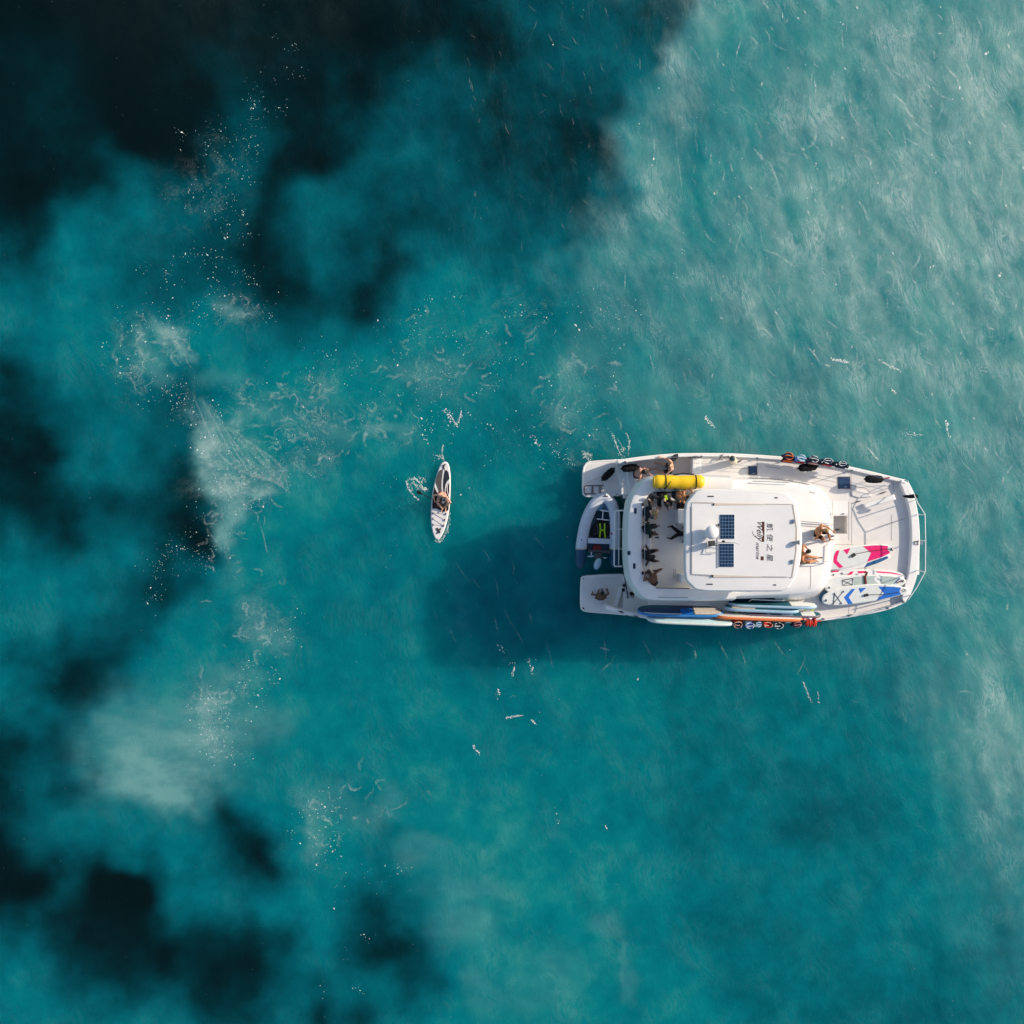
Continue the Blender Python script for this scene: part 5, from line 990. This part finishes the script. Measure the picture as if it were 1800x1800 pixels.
# ------------------------------------------------------------------ life jackets on the rails
def jacket(label, x, y, ang, main, trim, lining, out, scale=1.0, strap=DKBLUEC):
    """hung over the top guard wire: panels on both sides, neck loop lying across the wire, belts round it"""
    c = P(x, y, 2.50); M = Matrix.Translation(c) @ Matrix.Rotation(ang, 4, 'Z') @ Matrix.Diagonal((scale, scale*out, scale, 1))
    t = thing('life_jacket', label, 'life jacket', c, 'life jackets hung along the guard rails')
    def loc(mb, nm, m):
        me = mb.mesh(nm, m, 60); me.transform(M)
        if out < 0: me.flip_normals()
        return link(nm, me, t)
    j = lambda k: random.uniform(-k, k)
    ry = random.uniform(.075, .125); ro = random.uniform(.04, .09); rt_ = j(.35); cx_ = j(.05); nl = random.choice((1, 2, 2))
    def lp(rx, r2, z, n): return [Vector((cx_+rx*math.cos(a)*(1 if math.sin(a) < .2 else random.uniform(.8, .95)), ro+r2*math.sin(a)+rt_*rx*math.cos(a)*.4, z+.03*math.sin(2*a+rt_*4)+j(.012))) for a in np.linspace(0, 2*math.pi, n)[:-1]]
    mb = MB()
    for sgn, zz in ((1, .34), (-1, .36)):            # the two hanging sides, thick foam
        rows = [[(-.20+j(.01), sgn*(.035+.02*k), .02-.09*k), (.20+j(.01), sgn*(.035+.02*k), .02-.09*k)] for k in range(5)]
        for k in range(4):
            (a, b), (c_, d) = rows[k], rows[k+1]
            mb.cone(Vector(a)*.5+Vector(c_)*.5, Vector(b)*.5+Vector(d)*.5, .055, .055, 8)
    loc(mb, 'foam_panel', main)
    mb = MB()
    for k in range(3): mb.cone((-.17, -.075-.015*k, -.03-.07*k), (.17, -.075-.015*k, -.03-.07*k), .045, .045, 8)
    loc(mb, 'lining', lining)
    mb = MB(); mb.tube(lp(.185, ry, .05, 19), .040, 8, True); loc(mb, 'collar', main)
    mb = MB(); mb.tube(lp(.20, ry+.02, .078, 21), .015, 6, True); loc(mb, 'piping', trim)
    mb = MB(); mb.tube([(-.16, ro+rt_*-.05, .10), (0, ro+.02, .095), (.17*nl/2, ro+rt_*.06, .10)], .016, 6); loc(mb, 'centre_piping', trim)
    for xx in (.25, .31):
        mb = MB(); mb.tube([Vector((xx+j(.01), .10*math.cos(a), .0+.085*math.sin(a))) for a in np.linspace(0, 2*math.pi, 15)[:-1]], .025, 6, True); loc(mb, 'belt', strap)
    return t
JN = mat('jacket_navy', (.012, .022, .05), .8, .2, .2, 14); JO = mat('jacket_orange', (.75, .14, .03), .75, .2, .1, 14); JR = mat('jacket_red', (.42, .02, .015), .75, .2, .1, 14); JB = mat('jacket_light_blue', (.18, .38, .56), .75, .2, .1, 14)
TW = mat('piping_white', (.72, .76, .78), .6); TP = mat('piping_peach', (.75, .45, .34), .6); JP = mat('jacket_pink', (.62, .22, .20), .75); JK = mat('jacket_blue', (.03, .12, .36), .75)
jacket('orange life jacket, sternmost on the port rail above the shaggy fender', 1386.5, 805.8, -.10, JN, JO, JO, 1, 1.0, JK)
jacket('navy life jacket with light blue belts, next to the orange one on the port rail', 1407, 808, -.12, JB, TW, JR, 1, .95, JN)
jacket('white-piped navy life jacket with pink lining on the port rail', 1430.5, 810.3, -.16, JN, TW, JP, 1, .95, JN)
jacket('white-piped navy life jacket with red lining, second from the bow on the port rail', 1456, 813.5, -.18, JN, TW, JR, 1, .95)
jacket('small navy life jacket nearest the bow on the port rail', 1480, 817.5, -.2, JN, TW, JN, 1, .8)
SJ = [('navy and red life jacket on the starboard rail touching the aqua board nose', 1297, 1096.5, JN, TP, JR), ('blue life jacket with white piping, second from the aqua board nose', 1315.5, 1097, JK, TW, JB), ('pale blue small life jacket between two white-looped ones on the starboard rail', 1331.5, 1096.5, JB, TW, JN),
      ('maroon life jacket with peach piping in the middle of the starboard rail', 1347.5, 1096.5, JR, TP, JN), ('dark blue life jacket with a wide white loop on the starboard rail', 1367, 1096.5, JN, TW, JK), ('pink and dark life jacket beside the coiled red rope', 1401, 1095, JN, JP, JP)]
for i, (lb, x, y, a, b, c) in enumerate(SJ): jacket(lb, x, y, .02+random.uniform(-.1, .1)+(.04 if x > 1350 else 0), a, b, c, -1, .92 if i != 2 else .75)
t = thing('rope_coil', 'coil of bright red rope hung at the forward end of the starboard rack', 'rope', P(1425, 1095, 2.4))
REDR = mat('red_rope', (.62, .05, .025), .8, .2, .2, 20, .6, 60)
for k in range(7):
    q = P(1417.5+k*2.6, 1095+random.uniform(-.4, .4), 2.42); mb = MB(); tl = random.uniform(-.5, .5); sc_ = random.uniform(.75, 1.1); mb.tube([q+Vector((.02*math.sin(a*2)+tl*.15*math.cos(a), .15*sc_*math.cos(a), .13*sc_*math.sin(a))) for a in np.linspace(0, 2*math.pi, 17)[:-1]], .03, 6, True); part(mb, 'loop', REDR, t)
mb = MB(); mb.tube([P(1433, 1093, 2.42), P(1438, 1091.5, 2.44), P(1444, 1091.5, 2.44)], .025, 6); part(mb, 'rope_end', REDR, t)
for lb, x, y, m in (('crumpled pink cloth tucked behind the orange board tip', 1413, 1089, JP), ('white cloth bundle above the coiled red rope', 1423, 1087.5, WHITE), ('plum coloured cloth strap by the coiled red rope', 1430, 1088, mat('plum_cloth', (.10, .02, .03), .9))):
    mb = MB(); mb.ell(P(x, y, 2.4), (.13, .07, .07), Matrix.Rotation(random.uniform(-.5, .5), 3, 'Z'), 12, 8); me = mb.mesh('cloth', m, 60)
    for v in me.vertices: v.co += Vector((random.uniform(-.015, .015), random.uniform(-.015, .015), random.uniform(-.015, .015)))
    tag(link('cloth', me), lb, 'cloth')

# ------------------------------------------------------------------ foam and painted glints
FOAM = mat('foam_glint_white', (.82, .82, .78), .7, .2, .1, 20); FOAM_GLINT_T = mat('foam_glint_thin', (.42, .60, .58), .6, .3, .15, 20)  # both also serve the painted sun glints
def flecks(name, label, pts, m=FOAM):
    """pts: (x, y, radius in photo pixels, stretch, angle)"""
    mb = MB()
    for x, y, r, st, an in pts:
        q = P(x, y, 0); rad = r*K*.55; n = 6 if r < 1.6 else 8
        z = height_at(q.x, q.y)+.006; c, s_ = math.cos(an), math.sin(an); vs = [(q.x, q.y, z+rad*.35)]
        for k in range(n):
            a = 2*math.pi*k/n; rr = rad*random.uniform(.65, 1.25); u, v = rr*st*math.cos(a), rr*math.sin(a); vs.append((q.x+u*c-v*s_, q.y+u*s_+v*c, z-.004))
        mb.add(vs, [(0, 1+k, 1+(k+1) % n) for k in range(n)])
    o = mb.obj(name, m, None, 0); o.data.polygons.foreach_set('use_smooth', [True]*len(o.data.polygons)); return tag(o, label, None, None, 'stuff')
def trail(path, n, sp, r0=.5, r1=1.5, st=1.6):
    out = []; v = [Vector(p) for p in path]
    for k in range(n):
        u = random.random()*(len(v)-1); i = min(int(u), len(v)-2); q = v[i].lerp(v[i+1], u-i); d = v[i+1]-v[i]
        out.append((q.x+random.gauss(0, sp), q.y+random.gauss(0, sp), random.uniform(r0, r1), random.uniform(1, st*1.4), math.atan2(-d.y, d.x)+random.gauss(0, .35)))
    return out
def onboat(x, y): return 1000 < x < 1640 and 780 < y < 1120 or 752 < x < 796 and 806 < y < 954
def strand_material():
    m = bpy.data.materials.new('foam_glint_strand'); m.use_nodes = True; t = m.node_tree; L = t.links.new; b = t.nodes['Principled BSDF']
    b.inputs['Base Color'].default_value = (.60, .68, .65, 1); b.inputs['Roughness'].default_value = .7; b.inputs['Specular IOR Level'].default_value = .2
    a = t.nodes.new('ShaderNodeAttribute'); a.attribute_name = 'cover'; tc = t.nodes.new('ShaderNodeTexCoord')
    n = t.nodes.new('ShaderNodeTexNoise'); n.inputs['Scale'].default_value = 7; n.inputs['Detail'].default_value = 5; n.inputs['Roughness'].default_value = .7; L(tc.outputs['Object'], n.inputs['Vector'])
    r = t.nodes.new('ShaderNodeMapRange'); L(n.outputs['Fac'], r.inputs[0]); r.inputs[1].default_value = .36; r.inputs[2].default_value = .64; r.inputs[3].default_value = .05; r.inputs[4].default_value = 1.3
    q = t.nodes.new('ShaderNodeMath'); q.operation = 'MULTIPLY'; q.use_clamp = True; L(a.outputs['Fac'], q.inputs[0]); L(r.outputs[0], q.inputs[1]); L(q.outputs[0], b.inputs['Alpha'])
    return m
STRAND = strand_material()
def strands(name, label, lst):
    """soft-edged foam and painted glint lines on the water: (path in photo pixels, width in pixels, cover)"""
    V = []; F = []; A = []
    for path, wd, al in lst:
        p = chaikin([Vector(q) for q in path], 2, .25, False); n = len(p); o = len(V)
        for i in range(n):
            t = (p[min(i+1, n-1)]-p[max(i-1, 0)]); t = t.normalized() if t.length > 1e-6 else Vector((1, 0)); nn = Vector((-t.y, t.x)); u = i/(n-1); h = wd*.5*math.sin(math.pi*u)**.6*random.uniform(.8, 1.2)+.05
            for k, e in enumerate((-1, -.4, .4, 1)):
                q = P(*(p[i]+nn*h*e), 0); V.append((q.x, q.y, height_at(q.x, q.y)+.012)); A.append(al*math.sin(math.pi*u)**.7 if k in (1, 2) else 0)
        for i in range(n-1):
            for k in range(3): F.append((o+i*4+k, o+i*4+k+1, o+i*4+k+5, o+i*4+k+4))
    me = bpy.data.meshes.new(name); me.from_pydata(V, [], F); me.materials.append(STRAND); at = me.attributes.new('cover', 'FLOAT', 'POINT'); at.data.foreach_set('value', A)
    me.polygons.foreach_set('use_smooth', [True]*len(me.polygons)); return tag(link(name, me), label, None, None, 'stuff')
def wander(x, y, ang, ln, turn, n=6):
    out = [(x, y)]
    for k in range(n): ang += random.gauss(0, turn); x += math.cos(ang)*ln/n; y += math.sin(ang)*ln/n; out.append((x, y))
    return out
dry = lambda path: not any(onboat(*q) for q in path)
LS = []
for i in range(13):
    j = lambda: random.gauss(0, 3)
    LS.append(([(343+7*i+j(), 688+7*i+j()), (362+10*i+j(), 745+5*i+j()), (388+9.5*i+j(), 800+2*i+j()), (432+6*i+j(), 835+j()), (508+j(), 846+2.2*i+j())], random.uniform(3, 8), random.uniform(.06, .22)))
for cx, cy, sx, sy, n in ((300,600,35,22,16),(245,625,25,40,14),(410,548,30,18,12),(480,715,50,22,22),(560,770,45,35,22),(550,690,50,22,12),(670,745,45,18,12),(760,655,60,45,24),(450,830,45,40,26),(400,900,28,35,20),(410,1010,30,40,10),(455,1110,35,45,16),(385,1235,30,35,16),(570,1450,35,40,14),(660,1400,40,35,10),(1000,690,50,50,16),(900,560,70,40,10),(1020,620,40,40,8),(370,960,20,30,8)):
    for k in range(n): LS.append((wander(random.gauss(cx, sx*.8), random.gauss(cy, sy*.8), random.uniform(0, 6.3), random.uniform(10, 46), .8), random.uniform(2.5, 8), random.uniform(.06, .24)))
for p_, w_, a_ in (([(465,905),(466,918),(463,925)],2,.25),([(455,915),(462,935),(466,955),(470,975)],3,.2),([(1200,345),(1195,300),(1190,260)],2,.3)): LS.append((p_, w_, a_))
strands('foam_lace', 'lacy foam lines swirling on the turquoise water', [q for q in LS if dry(q[0])])
RS = []  # pale strips painted where the sun would glint off ripples
for k in range(900):
    x, y = random.uniform(1010, 1810), random.uniform(-10, 1330); m_ = max(0, min(1, (x-1000)/520))*max(.12, 1-max(0, y-520)/650)
    if y < 420 and x < 1215-(y*.33): continue
    if random.random() > m_: continue
    a = R(66+random.gauss(0, 16)+(12 if x < 1350 else 0)*random.random()); RS.append((wander(x, y, a, random.uniform(10, 44), .22, 5), random.uniform(1.6, 5.5), random.uniform(.10, .42)))
for k in range(60):
    x, y = random.uniform(1250, 1800), random.uniform(0, 800); RS.append((wander(x, y, R(66+random.gauss(0, 20)), random.uniform(5, 13), .2, 3), random.uniform(2, 4), random.uniform(.5, .9)))
for k in range(60):
    x, y = random.uniform(820, 1250), random.uniform(-10, 430)
    if x > 1180-y*.3: continue
    RS.append((wander(x, y, R(78+random.gauss(0, 12)), random.uniform(8, 24), .2, 4), random.uniform(1.2, 3), random.uniform(.06, .16)))
strands('ripple_glints', 'pale strips painted as sun glint along the ripple crests', [q for q in RS if dry(q[0])])
SS = []  # pale strips painted as caustic light inside the boat's shadow
for x0, y0 in ((800,1010),(830,1040),(870,1040),(885,1090),(905,1130),(870,1110),(850,990),(1000,1130),(960,1150),(930,1100),(1060,1145),(1105,1130),(1130,1150),(760,1090),(790,1130),(1180,1140),(1215,1130),(1260,1145),(990,1010),(1300,1160),(1360,1150),(1410,1190),(900,1010),(935,960)):
    SS.append((wander(x0, y0-25, R(68+random.gauss(0, 7)), random.uniform(22, 55), .12, 6), random.uniform(2, 4.5), random.uniform(.05, .17)))
strands('shadow_caustics', 'faint pale strips painted as caustic light across the shadow of the catamaran', [q for q in SS if dry(q[0])])
PS = [([(715,845),(716,856),(721,864),(727,870)],2.5,.9),([(716,845),(723,841),(732,842),(737,849),(741,856)],3.4,.95),([(741,855),(745,860),(749,864)],3,.9),([(722,848),(729,850),(733,856),(738,861)],4.5,.6),([(719,850),(724,857),(726,864)],3,.5),([(727,870),(732,876),(737,880)],2,.8),([(735,838),(743,841),(749,848)],2,.4),([(779,780),(777,792),(778,803)],2.4,.7),([(779,722),(790,728),(798,740),(803,750)],3,.6),([(803,748),(808,735),(811,722)],2,.5),([(790,900),(789,922),(783,937),(776,949)],2.5,.55),([(764,950),(770,953),(778,951)],3,.6),
 ([(1024,799),(1032,796),(1040,802)],6,.6),([(1024,806),(1030,801),(1036,806)],5,.5),([(1076,760),(1080,772),(1084,784),(1090,797)],3,.7),([(1100,758),(1106,772),(1106,784),(1104,797)],2.6,.7),([(1084,770),(1090,778),(1096,790)],2,.35),([(890,1262),(905,1259),(921,1257)],3,.7),([(1462,632),(1480,634),(1494,637)],4,.7),([(1545,633),(1560,642),(1586,654)],4,.6),([(1590,764),(1622,764)],2.5,.4),([(1524,785),(1536,800),(1546,812)],4,.7),([(1240,732),(1256,750)],4,.5),([(1660,738),(1668,772)],4,.5),([(1412,1200),(1417,1212),(1426,1235)],2.4,.5)]  # some lines out to port are painted sun glints
strands('splash_glint_lines', 'white foam lines round the paddle, the board tail and the catamaran stern, with painted sun glints to port', PS)
CLU = [(400,270,40,50,80),(350,330,60,40,50),(410,395,20,25,35),(330,460,60,40,45),(400,500,60,30,55),(250,560,40,30,50),(390,550,45,22,60),(230,640,30,30,45),(280,680,35,22,45),(320,710,18,25,45),(505,120,25,40,26),(450,210,18,25,40),(365,750,18,40,60),(380,790,25,40,60),(500,800,45,35,60),(420,870,40,40,110),(350,960,30,40,45),(310,970,22,14,40),(275,1000,14,20,24),(290,1060,25,20,14),(390,1240,35,35,100),(380,1310,25,28,70),(425,1330,25,12,22),(470,1110,35,30,36),(460,1190,35,18,36),(580,1430,40,28,55),(560,1480,30,30,45),(540,650,50,28,36),(520,760,50,28,40),(750,640,70,55,90),(700,700,70,36,40),(780,740,30,20,30),(950,750,60,45,50),(1020,680,50,45,50),(900,660,50,40,36),(1010,560,50,40,34),(870,560,80,36,45),(720,580,50,26,40),(1080,550,40,36,40),(640,1500,70,70,26),(620,1690,50,50,16),(900,1230,50,50,16),(1000,780,30,30,40),(1040,900,50,40,12),(870,780,60,50,14),(690,890,40,40,10)]
pts = []
for cx, cy, sx, sy, n in CLU:
    seeds = [(random.gauss(cx, sx*.75), random.gauss(cy, sy*.75), random.uniform(4, 18)) for _ in range(max(4, n//4))]
    for k in range(int(n*1.7)):
        qx, qy, qs = random.choice(seeds)
        pts.append((random.gauss(qx, qs), random.gauss(qy, qs), min(2.3, .42*math.exp(abs(random.gauss(0, .62)))), random.choice((1, 1, 1.3, 2)), random.uniform(0, 3.1)))
for k in range(420): pts.append((random.uniform(0, 1800), random.uniform(0, 1800), random.uniform(.3, .7), 1, 0))
for k in range(130): pts.append((random.uniform(1150, 1800), random.uniform(0, 800), random.uniform(.4, .8), random.uniform(1.5, 3.5), R(-66)+random.gauss(0, .3)))
for k in range(260):  # sun sparkle painted as small stretched flecks
    x, y = random.uniform(1120, 1800), random.uniform(0, 1150); L_ = random.uniform(1, 3.2)
    pts.append((x, y, random.uniform(.35, .7), L_, R(-64)+random.gauss(0, .35)))
pts = [p for p in pts if not onboat(p[0], p[1])]; random.shuffle(pts); h_ = len(pts)*4//9
flecks('foam_glint_flecks', 'scattered bright foam flecks and painted sun glints on the water', pts[:h_])
flecks('thin_foam_glint_flecks', 'scattered half-sunk pale foam flecks and painted dim sun glints on the water', pts[h_:], FOAM_GLINT_T)
sp = trail([(714,845),(718,858),(724,864),(728,872)], 22, 1.2)+trail([(716,844),(722,842),(731,841),(737,846),(741,854)], 34, 1.8, .4, 1.4)+trail([(741,855),(745,860),(750,863)], 35, 2, .6, 1.6)+trail([(721,848),(728,850),(734,858),(740,862)], 22, 2.6, .4, 1.2)+trail([(728,872),(734,878),(737,880)], 14, .8)+trail([(735,838),(745,842),(748,850)], 14, 2.5, .4, 1)
flecks('paddle_splash', 'white splash of foam where the paddle blade stirs the water', sp)
wk = trail([(779,780),(777,792),(778,804),(779,809)], 34, 1.0, .4, 1.2)+trail([(768,802),(772,800),(771,808)], 16, 2.5, .4, 1.1)+trail([(770,949),(778,947),(785,938),(790,920),(791,900)], 50, 1.0, .4, 1.1)+trail([(779,722),(790,728),(798,740),(803,750)], 60, 2.2, .4, 1.4)+trail([(803,748),(809,735),(811,722)], 34, 1.2, .4, 1.2)+trail([(740,763),(748,772),(755,780)], 18, 1.5, .4, 1.2)+trail([(766,948),(764,951),(772,953),(778,950)], 14, 1, .4, 1)
flecks('board_wake', 'thin foam trails around the white paddle board', wk)
st = trail([(1022,799),(1032,796),(1040,803),(1034,808)], 50, 3.4, .4, 1.1)+trail([(1076,762),(1080,772),(1084,784),(1090,797),(1096,804)], 44, 2.2, .4, 1.1)+trail([(1100,760),(1105,772),(1106,782),(1103,795),(1106,804)], 30, 1.5, .4, 1.0)+trail([(1086,795),(1094,790),(1099,797)], 24, 3, .4, 1.2)+trail([(975,790),(985,800),(1000,810),(1006,828)], 26, 4, .4, 1.1)+trail([(932,762),(945,775),(950,790)], 24, 3, .4, 1.2)
flecks('stern_foam', 'white foam churned up beside the port stern', st)
cr = trail([(903,1165),(905,1175),(900,1188)], 24, 1.2, .5, 1.4)+trail([(888,1148),(880,1135)], 10, 2)+trail([(928,1160),(935,1172),(937,1185)], 20, 1.6)+trail([(890,1262),(905,1259),(920,1257)], 30, .8, .6, 1.5)+trail([(934,1266),(942,1273)], 14, .8, .8, 1.6)+trail([(830,1310),(836,1318),(844,1328)], 20, 1.2)+trail([(876,1212),(878,1222)], 10, 1.2)+trail([(1412,1200),(1417,1212),(1426,1235)], 26, .8, .4, 1)+trail([(1437,1215),(1439,1235)], 14, .8, .4, 1.1)+trail([(976,1418),(980,1452)], 5, 1.5)+trail([(1064,1452),(1066,1457)], 6, .8)
cr += trail([(1462,632),(1480,634),(1494,637)], 44, 1.4, .6, 1.8)+trail([(1545,633),(1560,642),(1586,654)], 34, 1.6, .6, 1.7)+trail([(1238,732),(1246,742),(1256,750)], 22, 1.2, .6, 1.6)+trail([(1566,685),(1575,692)], 10, 1, .6, 1.8)+trail([(1662,740),(1668,770)], 20, 1.2, .6, 1.8)+trail([(1590,764),(1622,764)], 20, 2, .5, 1.3)+trail([(1722,640),(1735,660)], 14, 3, .5, 1.3)+trail([(1524,785),(1540,805),(1546,812)], 24, 1.0, .6, 1.6)
cr += [(1733,95,4,1.2,0),(1737,92,2.2,1,0),(1757,484,4,1.2,0),(1760,480,2,1,0),(1149,279,3.2,1.2,1.4),(1146,290,1.6,1.5,1.4),(1686,155,2.6,2,1.5),(1674,175,2,1,0),(1543,322,2,1,0),(1572,688,2.5,1,0),(1665,745,2.6,1.2,0),(972,79,1.8,1.4,1.5),(1158,155,1.8,1,0),(1124,217,1.8,1,0),(1121,1194,1.8,2,1.2),(1012,572,2,2.6,-.7),(1018,580,2.2,2,-.7),(810,870,1.5,2,1.3),(825,858,1.2,1.5,1.3),(1635,470,1.8,1.5,1.3),(1470,500,2,1.2,0),(1638,272,1.8,1.5,1.5),(1570,445,1.7,2,-.9),(1640,468,1.8,2,1.2)]  # sun glitter points painted as white blobs
for k in range(46):
    x, y = random.uniform(1180, 1790), random.uniform(10, 760)
    if random.random() < (x-1000)/1100: cr += trail([(x-3, y-7), (x, y), (x+3, y+7)], random.randint(2, 7), 1.1, .35, .95, 1.8)
flecks('crest_foam_glints', 'small white crests and painted sun glints on the ripples', [p for p in cr if not onboat(p[0], p[1])])
